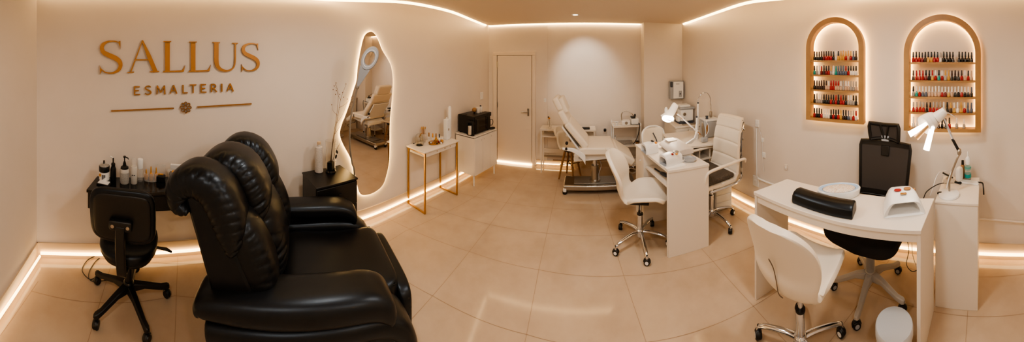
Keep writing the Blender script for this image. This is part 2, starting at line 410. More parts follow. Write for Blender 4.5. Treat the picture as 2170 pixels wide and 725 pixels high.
for ch, x0, x1, y0, y1, lb in [('E', 378, 432, 457, 529, 'small gold letter E that begins the lower word'), ('S', 472, 528, 452, 526, 'small gold letter S in the lower word'),
        ('M', 570, 648, 450, 524, 'small gold letter M in the lower word'), ('A', 683, 750, 446, 519, 'small gold letter A between M and L in the lower word'),
        ('L', 788, 838, 443, 515, 'small gold letter L in the lower word'), ('T', 856, 912, 440, 513, 'small gold letter T in the lower word'),
        ('E', 948, 998, 438, 508, 'small gold letter E between T and R in the lower word'), ('R', 1034, 1088, 437, 505, 'small gold letter R in the lower word'),
        ('I', 1120, 1138, 434, 502, 'small gold letter I in the lower word'), ('A', 1168, 1232, 432, 500, 'small gold letter A that ends the lower word')]:
    letter(lb, small(x0, x1, y0, y1, G[ch]), (x0+x1)/2, (y0+y1)/2)
def bar(a, b, c, d): return lambda g: [stroke(g, [(a+(c-a)*t, b+(d-b)*t, 9), (a+(c-a)*(t+.1), b+(d-b)*(t+.1), 9)], 0) for t in [i/10 for i in range(10)]]
for lb, q in [('thin gold bar on the wall left of the gold flower', (183, 667, 720, 643)), ('thin gold bar on the wall right of the gold flower', (920, 633, 1384, 605))]:
    g = MB(); bar(*q)(g); tag(g.build('wall_bar', M_goldm), lb, 'bar')
g = MB()
for k in range(8):
    a = k*pi/4; P = []
    for j in range(13):
        th = 2*pi*j/12; u = 31+17*cos(th); v = 11.5*sin(th)
        P.append((822+u*cos(a)-v*sin(a), 637+u*sin(a)+v*cos(a), 5))
    stroke(g, P, 0)
tag(g.build('wall_flower', M_goldm), 'gold openwork flower emblem between the two thin bars', 'emblem')

# ================================================================ console with cosmetics
ct = thing('wall_console', 'long glossy black console shelf on the wall below the gold lettering', 'console', (-1.95, -.74, .60))
ptop = [(-2.09, -.745), (-1.84, -.745), (-1.985, .10), (-2.255, .10)]
MB().prism(ptop, .728, .75).build('top', M_blackg, ct, world=True, bevel=.002)
MB().prism([(-2.08, -.738), (-1.852, -.738), (-1.993, .095), (-2.245, .095)], .60, .7275).build('drawer_box', M_blackw, ct, world=True, bevel=.002)
MB().prism([(-1.851, -.72), (-1.846, -.72), (-1.986, .08), (-1.991, .08)], .612, .715).build('drawer_front', M_blackw, ct, world=True)
def onc(x, y, z=.75): p = W(x, y, z); return p
def bottle(name, lb, cat, loc, body, bm_, cap=None, cm=None, extra=None, group=None, n=20):
    t = thing(name, lb, cat, loc, group=group)
    MB().lathe(body, n=n).build('body', bm_, t)
    if cap: MB().lathe(cap, n=n).build('cap', cm, t)
    return t
def pumphead(t, z, r, m, ang=0, L=.04):
    g = MB(); g.lathe([(r, z), (r, z+.012), (r*.45, z+.018), (.005, z+.02), (.005, z+.045), (.011, z+.047), (.011, z+.058)], n=12)
    g.tube([(0, 0, z+.054), (L*cos(ang), L*sin(ang), z+.055), (L*1.15*cos(ang), L*1.15*sin(ang), z+.046)], .0045, 6)
    g.build('pump', m, t)
p = onc(221, 384)
t = bottle('cosmetic_jar', 'round jar with white label and black upper half at the left end of the console', 'jar', p, [(.04, 0), (.043, .004), (.043, .02)], M_acryl)
MB().lathe([(.0435, .02), (.0435, .085)], n=24).build('label', M_paper, t)
MB().lathe([(.044, .0855), (.045, .09), (.045, .128), (.043, .131)], n=24).build('collar', M_black, t)
MB().lathe([(.042, .132), (.036, .145), (.012, .152), (.01, .165), (.0, .166)], n=20).build('lid', M_acryl, t)
B(.0, .012, -.006, .006, .15, .175).build('nozzle', M_black, t)
g = MB()
for k in range(4):
    a = -.1+k*.18; g.box(.0438*cos(a)-.001, .0438*cos(a)+.001, .0438*sin(a)-.003, .0438*sin(a)+.003, .03+.006*k, .07)
g.build('print', M_navy, t); B(.036, .0445, -.03, -.014, .055, .075).build('mark', M_orange, t)
p = onc(240, 381)
t = bottle('pump_bottle', 'slim black pump bottle behind the labelled jar on the console', 'bottle', p, [(.023, 0), (.025, .004), (.025, .09), (.02, .105), (.016, .118), (.018, .13)], M_black)
MB().lathe([(.018, .13), (.016, .14), (.006, .145), (.006, .185)], n=12).build('pump', M_black, t); MB().tube([(0, 0, .183), (-.02, -.03, .186)], .006, 6).build('spout', M_whitep, t)
p = onc(264, 387)
t = bottle('pump_bottle', 'clear gel bottle with black pump on the black console', 'bottle', p, [(.036, 0), (.039, .004), (.039, .108), (.034, .118)], M_water)
MB().lathe([(.034, .118), (.032, .13), (.016, .14), (.012, .165)], n=18).build('collar', M_black, t); pumphead(t, .16, .01, M_black, .9, .045)
MB().lathe([(.0396, .02), (.0396, .09)], n=20).build('label', mat('silver label', (190, 186, 180), .4, var=(180, (150, 146, 140))), t)
p = onc(284, 388)
t = bottle('spray_bottle', 'tall clear bottle with a small dark winged emblem on the console', 'bottle', p, [(.026, 0), (.028, .004), (.028, .13), (.024, .138)], M_water, [(.024, .139), (.022, .142), (.021, .195), (.019, .20)], M_acryl)
g = MB()
for q in (-1, 1): g.blob((.0275, .008*q, .075), (.006, .013, .009), 1, 1, 10, 6)
g.build('emblem', M_black, t)
p = onc(297, 384)
bottle('spray_bottle', 'pale clear bottle with white lid just behind the winged emblem bottle', 'bottle', p, [(.022, 0), (.024, .004), (.024, .10), (.02, .108)], M_acryl, [(.024, .109), (.025, .112), (.025, .18), (.022, .186)], M_whitep)
gr = 'amber tipped bottles on the black console'
for x, y, h, lb in [(310, 381, .075, 'amber bottle with a cone tip, left in the clear cup'), (320, 383, .10, 'tall amber bottle with a cone tip in the middle of the clear cup'), (331, 382, .09, 'amber bottle with a cone tip, right in the clear cup')]:
    p = onc(x, y); bottle('nozzle_bottle', lb, 'bottle', p, [(.014, .003), (.017, .007), (.017, h*.5), (.012, h*.62), (.006, h*.7)], M_amber, [(.007, h*.7), (.005, h*1.1), (.003, h*1.2)], M_amber, group=gr)
p = onc(320, 383); t = thing('clear_cup', 'clear acrylic holder around the amber bottles on the console', 'holder', p)
MB().loft([[Vector((.03*cos(a)*s, .062*sin(a)*s, z)) for a in [2*pi*k/24 for k in range(24)]] for s, z in [(1, 0), (1.05, .07), (1.02, .07), (.97, .003)]]).build('holder_wall', M_acryl, t)
p = onc(341, 384); t = thing('cotton_box', 'black box with amber ribbon under a clear raised lid on the console', 'box', p)
t.rotation_euler.z = -.1
B(-.025, .025, -.035, .035, 0, .048).build('box_body', M_black, t, bevel=.004); MB().tube([(.0, -.03, .05), (.01, -.01, .062), (0, .02, .058)], .007, 8).build('ribbon', M_amber, t)
B(-.034, -.03, -.036, .036, .03, .125).build('lid', M_acryl, t)
p = onc(364, 384); t = thing('cotton_cup', 'clear cup holding dark and amber clips nearest the recliner', 'cup', p)
MB().loft([[Vector((.036*cos(a)*s, .036*sin(a)*s, z)) for a in [2*pi*k/24 for k in range(24)]] for s, z in [(.8, 0), (1.05, .09), (1.0, .09), (.76, .003)]]).build('cup_wall', M_acryl, t)
MB().blob((.0, -.008, .045), (.045, .035, .07), .8, .8).build('dark_clip', M_black, t); MB().blob((.0, .012, .07), (.03, .03, .04), .8, .8).build('amber_clip', M_amber, t)
p = onc(372, 380); t = thing('white_box', 'plain white card box against the wall behind the cup', 'box', p+Vector((-.04, 0, 0)))
t.rotation_euler.z = -.1
B(-.015, .015, -.045, .045, 0, .11).build('carton', M_whitep, t, bevel=.003)
p = onc(221, 390); t = thing('card_reader', 'flat white pad on a black tray in front of the labelled jar', 'tray', p+Vector((.01, 0, 0)), -.1)
B(-.03, .028, -.055, .052, .001, .012).build('tray', M_black, t, bevel=.003)
MB().obox((0, 0, .017), (.05, .09, .008)).build('pad', M_whitep, t, bevel=.003)

# ================================================================ rolling chair bases
def caster(p, a, m=None, hub=None, r=.028):
    """one twin wheel caster: returns (hood, wheels) meshes in chair space"""
    g = MB(); M = Matrix.Translation(p) @ Matrix.Rotation(a, 4, 'Z')
    prof = [(.001, -.02), (r*.85, -.02), (r, -.014), (r, -.003), (r*.9, -.002), (r*.9, .002), (r, .003), (r, .014), (r*.85, .02), (.001, .02)]
    g.lathe(prof, n=20, fn=lambda q: M @ Vector((q.x, q.z, q.y+r)))
    h = MB()
    h.loft([[M @ Vector((rr*(r+.004)*cos(t), y, r+rr*(r+.004)*sin(t))) for t in [pi*k/10-.15 for k in range(11)]] for y, rr in ((-.012, .95), (-.009, 1.02), (.009, 1.02), (.012, .95))], closed=True)
    h.tube([M @ Vector((0, 0, r*1.9)), M @ Vector((0, 0, r*2+.03))], .009, 8)
    c = MB()
    c2 = MB()
    for s, k in ((-1, c), (1, c2)): k.lathe([(.001, 0), (r*.5, 0), (r*.55, .002)], n=14, fn=lambda q: M @ Vector((q.x, s*(.0205+q.z*.3), q.y+r)))
    return g, h, (c, c2)
def star(t, rr, angs, legm, hubz=.12, style='flat', wheel=None, ring=None, endz=.085, gas=None):
    for a in angs:
        d = Vector((cos(a), sin(a), 0)); n = Vector((-d.y, d.x, 0)); g = MB()
        if style == 'flat':
            rg = []
            for s, w, z0, z1 in [(.03, .032, hubz-.035, hubz+.012), (.4*rr, .026, hubz-.03, hubz-.002), (.85*rr, .02, endz-.02, endz+.008), (rr, .021, endz-.026, endz+.006), (rr+.018, .012, endz-.024, endz)]:
                c = d*s
                rg.append([c-n*w+Vector((0, 0, z0)), c+n*w+Vector((0, 0, z0)), c+n*w*.72+Vector((0, 0, z1)), c-n*w*.72+Vector((0, 0, z1))])
            g.loft(rg); leg = g.build('base_leg', legm, t, bevel=.005)
        else:
            P = crom([d*.02+Vector((0, 0, hubz)), d*(.35*rr)+Vector((0, 0, hubz+.004)), d*(.75*rr)+Vector((0, 0, hubz-.012)), d*(rr*.97)+Vector((0, 0, endz+.006)), d*(rr*1.02)+Vector((0, 0, endz-.02))], 5)
            L = len(P); g.tube(P, [.019-.007*i/L for i in range(L)], 10, sq=.8); leg = g.build('base_leg', legm, t)
        ca = a+random.choice([-.9, .6, 1.2, 2.0])
        w, h, c = caster(d*rr, ca)
        w.build('caster_wheel', wheel or M_black, leg); h.build('caster_hood', M_black, leg)
        if ring:
            for q in c: q.build('hub_cap', ring, leg)
    z1 = gas or .4
    MB().lathe([(.034, hubz-.045), (.038, hubz-.03), (.038, hubz+.015), (.03, hubz+.025)], n=20).build('hub', legm, t)
# ================================================================ black task chair
t = thing('task_chair', 'small black rolling office chair tucked at the black console', 'chair', (-1.80, -.40, 0), R(2))
star(t, .285, [R(a-2) for a in (-108, -36, 36, 108, 180)], M_black, hubz=.14, endz=.095)
MB().lathe([(.026, .15), (.026, .27), (.019, .28), (.019, .40)], n=16).build('gas_column', M_black, t)
MB().blob((-.02, 0, .445), (.44, .42, .10), .55, .85, 36, 14).build('seat', M_leather, t)
MB().blob((-.02, 0, .405), (.40, .38, .05), .4, .8, 32, 8).build('seat_pan', M_black, t)
MB().tube([(-.02, .05, .39), (-.05, .2, .385), (-.05, .27, .375), (-.05, .31, .355)], [.008, .009, .012, .007], 8).build('lever', M_black, t)
def bk(p): return Vector((p.x+.06*p.y*p.y*10*.1+.10*(p.z), p.y, p.z))
bm4 = Matrix.Translation((.225, 0, .765)) @ Matrix.Rotation(R(8), 4, 'Y')
MB().blob((0, 0, 0), (.055, .43, .37), .45, .55, 40, 20, m=bm4).build('backrest', M_leather, t)
MB().blob((0, 0, 0), (.03, .375, .315), .4, .5, 40, 18, m=Matrix.Translation((.243, 0, .765)) @ Matrix.Rotation(R(8), 4, 'Y')).build('back_shell', M_black, t)
g = MB(); g.blob((.272, 0, .735), (.045, .15, .065), .4, .5); g.build('back_bracket', M_black, t)
bar_ = MB(); P = [(.285, 0, .735, .034), (.292, 0, .66, .036), (.285, 0, .56, .037), (.262, 0, .45, .036), (.235, 0, .40, .034), (.15, 0, .385, .03), (.03, 0, .385, .03)]
P = crom([Vector(q[:3]) for q in P], 4)
rg = []
for i, p in enumerate(P):
    tt = (P[min(i+1, len(P)-1)]-P[max(i-1, 0)]).normalized(); nn = tt.cross(Vector((0, 1, 0))).normalized(); w = .034
    rg.append([p+Vector((0, -w, 0))-nn*.009, p+Vector((0, w, 0))-nn*.009, p+Vector((0, w*.8, 0))+nn*.012, p+Vector((0, -w*.8, 0))+nn*.012])
bar_.loft(rg).build('back_bar', M_black, t, bevel=.004)
for s in (-1, 1): MB().lathe([(.001, .006), (.011, .005), (.011, 0)], n=12, fn=lambda q: Vector((.292+q.z, s*.048+q.x, .735+q.y))).build('bolt', M_steel, t)
tag(MB().tube(crom([W(206, 541, .03), W(185, 552, .01), W(174, 573, .006), W(190, 592, .006), W(205, 586, .006)], 6), .0035, 6).build('floor_cable', M_black), 'thin black cable looping widest on the floor left of the black chair', 'cable')
tag(MB().tube(crom([W(214, 545, .01), W(200, 557, .006), W(188, 580, .006), W(196, 596, .006), W(240, 590, .006), W(262, 575, .006)], 6), .0035, 6).build('floor_cable', M_black), 'thin black cable running along the floor under the black chair base', 'cable')
t = thing('power_adapter', 'small white adapter plug on the floor by the lit skirting', 'adapter', W(201, 543, .0)); MB().obox((0, 0, .018), (.03, .07, .024), rz=-.8).build('adapter_case', M_whitep, t, bevel=.004)

# ================================================================ recliner
t = thing('recliner_armchair', 'large black leather recliner armchair with puffy pleated back pillows', 'armchair', (-1.32, .86, 0), R(-25))
def pillow(xc, hw, path, name, m=M_leather, e=.62, crease=.019, n=48, fr=150, xs=0, seed=0):
    """padded roll: runs along path (y, z, thickness), width 2*hw across x"""
    P = crom([Vector((0, y, z)) for y, z, _ in path], 22); T = crom([Vector((th, 0, 0)) for _, _, th in path], 22)
    rg = []; L = len(P); rnd = random.Random(seed)
    ph = [rnd.uniform(0, 6.28) for _ in range(4)]
    s = 0
    for i, p in enumerate(P):
        tt = (P[min(i+1, L-1)]-P[max(i-1, 0)]).normalized(); nn = Vector((0, tt.z, -tt.y))
        if i: s += (P[i]-P[i-1]).length
        u = i/(L-1); taper = min(1, (max(.0, 1-abs(2*u-1)**5))**.35+.02)
        th = T[i].x/2*taper; w = hw*(.80+.20*taper)
        r = []
        for k in range(n):
            a = 2*pi*k/n; ca, sa = cos(a), sin(a)
            cx = math.copysign(abs(ca)**e, ca); cz = math.copysign(abs(sa)**.8, sa)
            edge = abs(cx)**5 if sa > -.3 else abs(cx)**5
            nz = noise.noise(Vector((s*7, cx*1.5, seed*3.1))); wr = -crease*(.35+1.1*abs(nz))*((1-abs(sin(fr*.5*s+ph[0]+cx+5*noise.noise(Vector((s*3, cx, seed))))))**3+.8*(1-abs(sin(fr*.37*s+ph[1]-cx*2)))**4*(.5+.5*sin(19*s+ph[3])))*max(0, min(1, (abs(cx)-.45)*2.2))
            r.append(Vector((xc+xs*u+w*cx, 0, 0))+p+nn*(th*cz+(wr if sa > 0 else -wr))+Vector((0, 0, 0)))
        rg.append(r)
    return MB().loft(rg).build(name, m, t, ang=80)
# shell
MB().prism([(-.36, .50), (-.615, .50), (-.79, 1.03), (-.75, 1.07), (-.66, 1.05), (-.56, .90)], -.43, .345, fn=lambda p: Vector((p.z, p.x, p.y))).build('back_shell', M_leather, t, bevel=.02, seg=3)
# headrest rolls
hp = [(-.76, 1.05, .09), (-.83, 1.07, .13), (-.83, 1.15, .16), (-.75, 1.20, .18), (-.65, 1.17, .19), (-.58, 1.07, .19), (-.545, .97, .17), (-.53, .88, .12)]
pillow(.255, .13, [(y+.0, z-.085, th) for y, z, th in hp], 'wing_pillow', seed=1)
pillow(-.33, .13, [(y+.12, z-.085, th) for y, z, th in hp], 'wing_pillow', seed=2)
pillow(0, .175, [(y+.09, z-.08, th*1.1) for y, z, th in hp], 'headrest_pillow', seed=3)
lp = [(-.55, .97, .12), (-.46, .88, .18), (-.39, .74, .20), (-.355, .60, .19), (-.35, .50, .12)]
pillow(-.05, .21, lp, 'lumbar_pillow', seed=4, fr=110)
pillow(.215, .125, [(y-.05, z-.015, th*1.05) for y, z, th in lp], 'side_pillow', seed=5)
pillow(-.33, .12, [(y+.0, z, th*1.05) for y, z, th in lp], 'side_pillow', seed=6)
# seat and footrest
def soft(c, size, name, e1=.28, e2=.28, fn=None, bev=0, m=M_leather): return MB().blob(c, size, e1, e2, 48, 20, fn=fn).build(name, m, t, ang=80)
soft((-.07, .02, .39), (.58, .72, .21), 'seat_cushion', fn=lambda p: Vector((p.x, p.y, p.z+.012*(1-(p.x/.23)**2)*(1-(p.y/.4)**2)-.01*sin(p.y*9))))
MB().tube([(-.34, -.3, .462), (-.34, .345, .462), (.20, .345, .462), (.20, -.3, .462)], .004, 6).build('seam', M_leather, t)
soft((-.07, .40, .25), (.60, .11, .36), 'footrest_pad', e1=.35, e2=.45)
soft((-.07, .385, .13), (.60, .12, .20), 'footrest_pad', e1=.4, e2=.45)
B(-.43, .33, -.60, .36, .04, .30).build('base_frame', M_black, t, bevel=.02)
# arms
for s, zz in ((1, 0), (-1, -.0)):
    sx = .31 if s > 0 else -.44; W_ = .115 if s > 0 else .095
    ap = [(y-.06, z+(0 if s > 0 else .03), th*(1 if s > 0 else .75)) for y, z, th in [(-.63, .50, .07), (-.61, .535, .11), (-.45, .56, .13), (-.15, .575, .14), (.12, .57, .14), (.24, .545, .13), (.29, .50, .10), (.295, .46, .05)]]
    pillow(sx, W_, ap, 'arm_pad', crease=.001, e=.55, seed=7, fr=30)
    # rolled band that runs below the pad and scrolls down at the front
    bp = crom([(sx, -.66, .43), (sx, -.4, .46), (sx, -.05, .475), (sx, .17, .46), (sx, .28, .41), (sx, .335, .31), (sx, .34, .18), (sx, .335, .06)], 6)
    rg = []
    for i, p in enumerate(bp):
        tt = (bp[min(i+1, len(bp)-1)]-bp[max(i-1, 0)]).normalized(); nn = Vector((0, tt.z, -tt.y))
        rg.append([p+Vector(((W_-.003)*math.copysign(abs(cos(a))**.5, cos(a)), 0, 0))+nn*.055*math.copysign(abs(sin(a))**.7, sin(a)) for a in [2*pi*k/20 for k in range(20)]])
    MB().loft(rg).build('arm_band', M_leather, t, ang=80, sub=1)
    MB().prism([(-.645, .05), (.31, .05), (.315, .3), (.25, .42), (0, .46), (-.4, .44), (-.645, .41)], sx-W_+.018, sx+W_-.018, fn=lambda p: Vector((p.z, p.x, p.y))).build('arm_side', M_leather, t, bevel=.01)
hg = MB().lathe([(.05, 0), (.05, .006), (.044, .007), (.042, .002), (.001, .002)], n=28, fn=lambda q: Vector((.409+q.z, .10+q.x*1.5, .315+q.y*.85)))
hd = hg.build('handle_cup', M_black, t)
MB().blob((.418, .09, .315), (.012, .07, .035), .5, .6).build('handle_lever', M_blackg, hd)

# ================================================================ black bedside cabinet
t = thing('side_cabinet', 'small matte black cube cabinet between the recliner and the mirror', 'cabinet', (-1.97, 1.26, 0), R(-6))
B(-.165, .15, -.20, .20, .02, .685).build('carcass', M_blackw, t, bevel=.002); B(-.17, .165, -.205, .205, .685, .70).build('top', M_blackw, t, bevel=.002)
dr = B(.151, .166, -.195, .195, .48, .675).build('drawer', M_blackw, t, bevel=.002); MB().obox((.169, .02, .60), (.006, .03, .012)).build('drawer_pull', M_black, dr)
B(.151, .166, -.195, .195, .03, .475).build('door', M_blackw, t, bevel=.002); B(-.15, .15, -.18, .18, 0, .02).build('plinth', M_black, t)
t = thing('ceramic_bottle', 'tall white ceramic bottle with cork standing on the black cube cabinet', 'bottle', W(676, 364, .7))
MB().lathe([(.036, 0), (.041, .005), (.041, .22), (.036, .235), (.02, .245), (.017, .262)], n=28).build('body', mat('stoneware', (196, 188, 180), .6, var=(120, (168, 160, 152)), bump=(260, .4, .002)), t)
MB().lathe([(.018, .262), (.019, .266), (.017, .285), (.0, .286)], n=16).build('cork', mat('cork', (196, 170, 140), .8), t)
p = W(701, 365, .7)
t = thing('glass_vase', 'clear glass vase with black band holding dry twigs on the cube cabinet', 'vase', p)
MB().lathe([(.03, .005), (.042, .03), (.05, .12), (.046, .22), (.052, .30), (.050, .30), (.044, .22), (.047, .12), (.039, .032), (.001, .012)], n=28).build('vase_wall', M_glass, t)
MB().lathe([(.048, 0), (.052, .012), (.038, .03), (.001, .03)], n=28).build('vase_base', M_blackg, t)
MB().obox((0, 0, .065), (.05, .05, .065), rz=.5).build('band', M_black, t)
bt = thing('dry_branch', 'thin dry twigs rising from the glass vase beside the mirror', 'branch', p)
def tw(P, r, name='twig'):
    Dq = math.hypot(p.x, p.y)
    pts = [Q(x, y, Dq+dd)-p for x, y, dd in P]; L = len(pts)
    pts = crom(pts, 4); n = len(pts)
    return MB().tube(pts, [r*(1-.7*i/n) for i in range(n)], 6).build(name, M_twig, bt)
tw([(702, 350, 0), (703, 320, 0), (709, 285, 0), (717, 240, .0), (722, 210, 0), (733, 180, 0)], .0035)
tw([(700, 350, 0), (705, 300, .02), (712, 255, .03), (717, 205, .03), (712, 180, .03), (710, 182, .03)], .003)
tw([(722, 212, 0), (716, 200, 0), (715, 190, 0), (708, 183, 0)], .002); tw([(719, 228, 0), (730, 222, 0), (745, 208, 0)], .002); tw([(716, 245, 0), (706, 235, 0), (703, 222, 0)], .0018)
tw([(704, 345, 0), (712, 320, .02), (722, 300, .02), (726, 280, .02), (733, 262, .02)], .0025); tw([(709, 285, 0), (724, 262, 0), (740, 228, 0), (745, 215, 0)], .002)
tw([(713, 262, 0), (727, 240, 0), (736, 212, 0)], .0018)
for x, y in [(708, 182), (703, 222), (733, 178), (745, 206), (712, 176), (736, 210), (741, 226), (720, 200), (713, 192), (726, 196), (733, 262), (746, 216), (728, 206), (706, 190), (711, 200)]:
    q = Q(x, y, math.hypot(p.x, p.y))-p; MB().blob(q, (.009, .009, .012), 1, 1, 8, 6).build('bud', M_twig, bt)
for x, y, a in [(714, 322, .4), (712, 332, -.3)]:
    q = Q(x, y, math.hypot(p.x, p.y)-.02)-p; MB().blob(q, (.006, .022, .04), 1, 1, 10, 8, m=Matrix.Rotation(a, 4, 'X')).build('leaf', M_black, bt)

# ================================================================ wall mirror with its halo
mp = [(785.5, 67), (795, 73), (803, 88), (811, 108), (822, 126), (829.5, 144), (832.5, 174), (830, 215), (827, 250), (826, 275), (826, 304), (825, 336), (820.5, 365), (812, 391), (797, 405.5), (779, 413), (764, 411), (757, 390), (752, 362), (742, 333), (728, 307), (721, 287), (723, 270), (731, 249), (741, 221), (750, 190), (756, 171), (759, 141), (765, 105), (773, 76)]
MPP = crom([Vector((x, y, 0)) for x, y in mp], 4, closed=True)
pc = wq(AL, 782, 240, .10)
nav = Vector((.9995, -.03, 0)).normalized()
t = thing('wall_mirror', 'tall wavy frameless mirror glowing at its edge on the left wall', 'mirror', pc)
tang = Vector((-nav.y, nav.x, 0))
def mpt(x, y, off):                                        # point seen at (x, y) on the flat plane of the mirror
    th = (x-X0)/F; d = Vector((sin(th), cos(th), 0)); o = pc+nav*(off-.06)
    s = Vector((o.x, o.y, 0)).dot(nav)/d.dot(nav)
    return Q(x, y, s)
fr_ = [mpt(v.x, v.y, .06) for v in MPP]
MB().loft([fr_, [q-nav*.008 for q in fr_]]).build('mirror_glass', M_mirror, t, world=True, ang=30)
ce = sum(fr_, Vector())/len(fr_)
MB().loft([[ce+(q-ce)*s-nav*o for q in fr_] for s, o in ((.97, .0085), (.97, .016))]).build('backing', M_black, t, world=True)
hl = [wq(AL, 779+(v.x-779)*.975, 245+(v.y-245)*.99, .014) for v in MPP]; hl.append(hl[0])
MB().tube(hl, .007, 6, cap=False).build('halo_strip', M_ledh, t, world=True)

# ================================================================ magnifying lamp: a mirror reflection built solid, on an added stand
base = Q(751, 400, 2.50); base.z = 0
t = thing('magnifier_reflection', 'grey oval magnifier lamp in place of its mirror reflection, on an added curved stand', 'lamp', base)
arm = crom([Q(752, 470, 2.50), Q(751, 368, 2.47), Q(746, 345, 2.43), Q(741.5, 307, 2.41), Q(742, 263, 2.40), Q(747, 230, 2.40), Q(753, 205, 2.40), Q(757, 186, 2.40)], 6)
arm = [Vector((arm[0].x, arm[0].y, .03))]+arm
MB().tube(arm, .0085, 8).build('stand_arm', M_grey, t, world=True)
MB().lathe([(.08, 0), (.08, .02), (.03, .035)], n=24).build('stand_base', M_grey, t)
MB().blob(Q(757, 185, 2.40), (.035, .035, .03), .6, .6).build('joint', M_grey, t, world=True)
hc = Q(783.5, 124, 2.34); up = (Q(795, 101, 2.34)-Q(770, 152, 2.34)).normalized(); nr = Vector((sin(.9), -cos(.9), .15)).normalized(); nr = (nr-up*nr.dot(up)).normalized(); sd = up.cross(nr)
def ringpt(a, r, o): return hc+up*(r*1.28*cos(a))+sd*(r*.80*sin(a))+nr*o
n = 36
MB().loft([[ringpt(2*pi*k/n, r, o) for k in range(n)] for r, o in [(.050, .0), (.054, .018), (.084, .016), (.093, .0), (.088, -.018), (.056, -.02), (.050, 0)]], cap=False).build('ring_head', M_greyp, t, world=True)
MB().loft([[ringpt(2*pi*k/n, r, o) for k in range(n)] for r, o in [(.001, .006), (.035, .003), (.050, 0)]], cap=False).build('lens', M_glass, t, world=True)
MB().loft([[ringpt(2*pi*k/n, r, o) for k in range(n)] for r, o in [(.062, .0185), (.066, .0185)]], cap=False).build('diffuser', M_whitep, t, world=True)
a0 = hc-up*.095; b0 = Q(758, 183, 2.39)
MB().loft([[a0+sd*.05*q+nr*w for q, w in ((-1, -.015), (1, -.015), (1, .012), (-1, .012))], [b0+sd*.012*q+nr*w for q, w in ((-1, -.01), (1, -.01), (1, .01), (-1, .01))]]).build('neck', M_greyp, t, world=True, bevel=.004)
# ================================================================ gold legged side table and its things
t = thing('accent_table', 'narrow white topped table with square gold metal leg frames beside the mirror', 'table', (-1.80, 2.67, 0), R(-11))
L2, W2, ZT = .31, .165, .715
MB().box(-W2, W2, -L2, L2, ZT-.018, ZT).build('table_top', M_white, t, bevel=.004)
dr = MB().box(-W2+.03, W2-.025, -L2+.035, L2-.035, ZT-.075, ZT-.019).build('drawer_box', M_white, t, bevel=.002)
for y in (-.08, .06, .16): MB().lathe([(.001, .004), (.006, .003), (.006, 0)], n=10, fn=lambda q: Vector((W2-.025+q.z, y+q.x, ZT-.045+q.y))).build('knob', M_gold, dr)
for s in (-1, 1):
    y = s*(L2-.025); g = MB(); q = .009; a, b = -W2+.012, W2-.02
    g.box(a-q, a+q, y-q, y+q, 0, ZT-.019); g.box(b-q, b+q, y-q, y+q, 0, ZT-.019); g.box(a+q, b-q, y-q, y+q, 0, 2*q); g.box(a+q, b-q, y-q, y+q, ZT-.037, ZT-.019)
    g.build('leg_frame', M_gold, t, bevel=.0015)
z = ZT
p = W(889, 308, z)
t = thing('glass_dome_vase', 'round clear glass vase with a gold leaf on the white table', 'vase', p)
MB().lathe([(.042, 0), (.046, .003), (.055, .05), (.056, .09), (.045, .125), (.022, .145), (.020, .145), (.042, .122), (.053, .09), (.052, .05), (.042, .006), (.001, .006)], n=28).build('vase_wall', M_glass, t)
MB().blob((.02, -.01, .13), (.012, .018, .075), 1, 1, 12, 8, m=Matrix.Rotation(.5, 4, 'Y')).build('gold_leaf', M_gold, t)
p = W(897, 303, z)+Vector((-.02, .03, 0))
t = thing('brush_pot', 'clear pot holding upright golden brushes on the white table', 'pot', p)
MB().lathe([(.028, 0), (.032, .11), (.03, .11), (.026, .004), (.001, .004)], n=20).build('pot_wall', M_acryl, t)
for k in range(6):
    a = k*1.05; MB().tube([(.012*cos(a), .012*sin(a), .01), (.024*cos(a), .024*sin(a), .17)], .0035, 6).build('handle', M_wood, t)
    MB().blob((.026*cos(a), .026*sin(a), .18), (.013, .013, .03), .8, .8, 10, 6).build('bristle', M_gold, t)
p = W(924, 303, z)
t = thing('gold_tray', 'oval hammered gold tray on the white table carrying small bottles', 'tray', p, R(-11))
MB().lathe([(.06, 0), (.075, .004), (.08, .018), (.077, .018), (.072, .008), (.001, .008)], n=32, fn=lambda q: Vector((q.x*.9, q.y*1.45, q.z))).build('tray_body', mat('hammered gold', (200, 150, 80), .3, .9, bump=(120, .8, .004)), t)
gr = 'small bottles on the gold tray'
for i, (x, y, h, bc, cc, lb) in enumerate([(909, 301, .10, M_acryl, M_wood, 'clear bottle with a wide wooden cap, leftmost on the gold tray'), (917, 302, .095, M_acryl, M_orange, 'bottle with an orange wooden cap on the gold tray'), (924, 301, .09, M_amber, M_wood, 'amber bottle with a wooden cap in the middle of the gold tray'),
        (931, 302, .09, M_whitep, M_navy, 'pale bottle with a dark blue cap on the gold tray'), (937, 303, .06, M_amber, M_whitep, 'short bottle with a white ball cap at the right of the gold tray')]):
    q = W(x, y-1.5, z+.0085)
    bottle('small_bottle', lb, 'bottle', q, [(.013, 0), (.015, .003), (.015, h*.5), (.007, h*.62)], bc, [(.009, h*.62), (.009, h*1.1), (.008, h*1.12)], cc, group=gr, n=14)
for i, (x, y, m, lb) in enumerate([(913, 305, M_whitep, 'white flower shaped pot at the front left of the gold tray'), (926, 307, M_black, 'round black pot at the front of the gold tray'), (935, 306, M_whitep, 'white crystal pot at the front right of the gold tray'), (919, 306, M_gold, 'small gold pot at the front of the gold tray'), (929, 303.5, M_red, 'dark red pot among the bottles of the gold tray')]):
    q = W(x, y-1.5, z+.0085); o = thing('glitter_pot', lb, 'pot', q, group='little pots on the gold tray')
    MB().lathe([(.009, 0), (.012, .004), (.012, .016), (.008, .02)], n=10).build('body', m, o); MB().lathe([(.009, .02), (.009, .025), (.0, .026)], n=10).build('lid', M_gold, o)
p = W(947, 295, z)
t = thing('lotion_dispenser', 'square white dispenser bottle with ball stopper at the far end of the white table', 'bottle', p, R(-11))
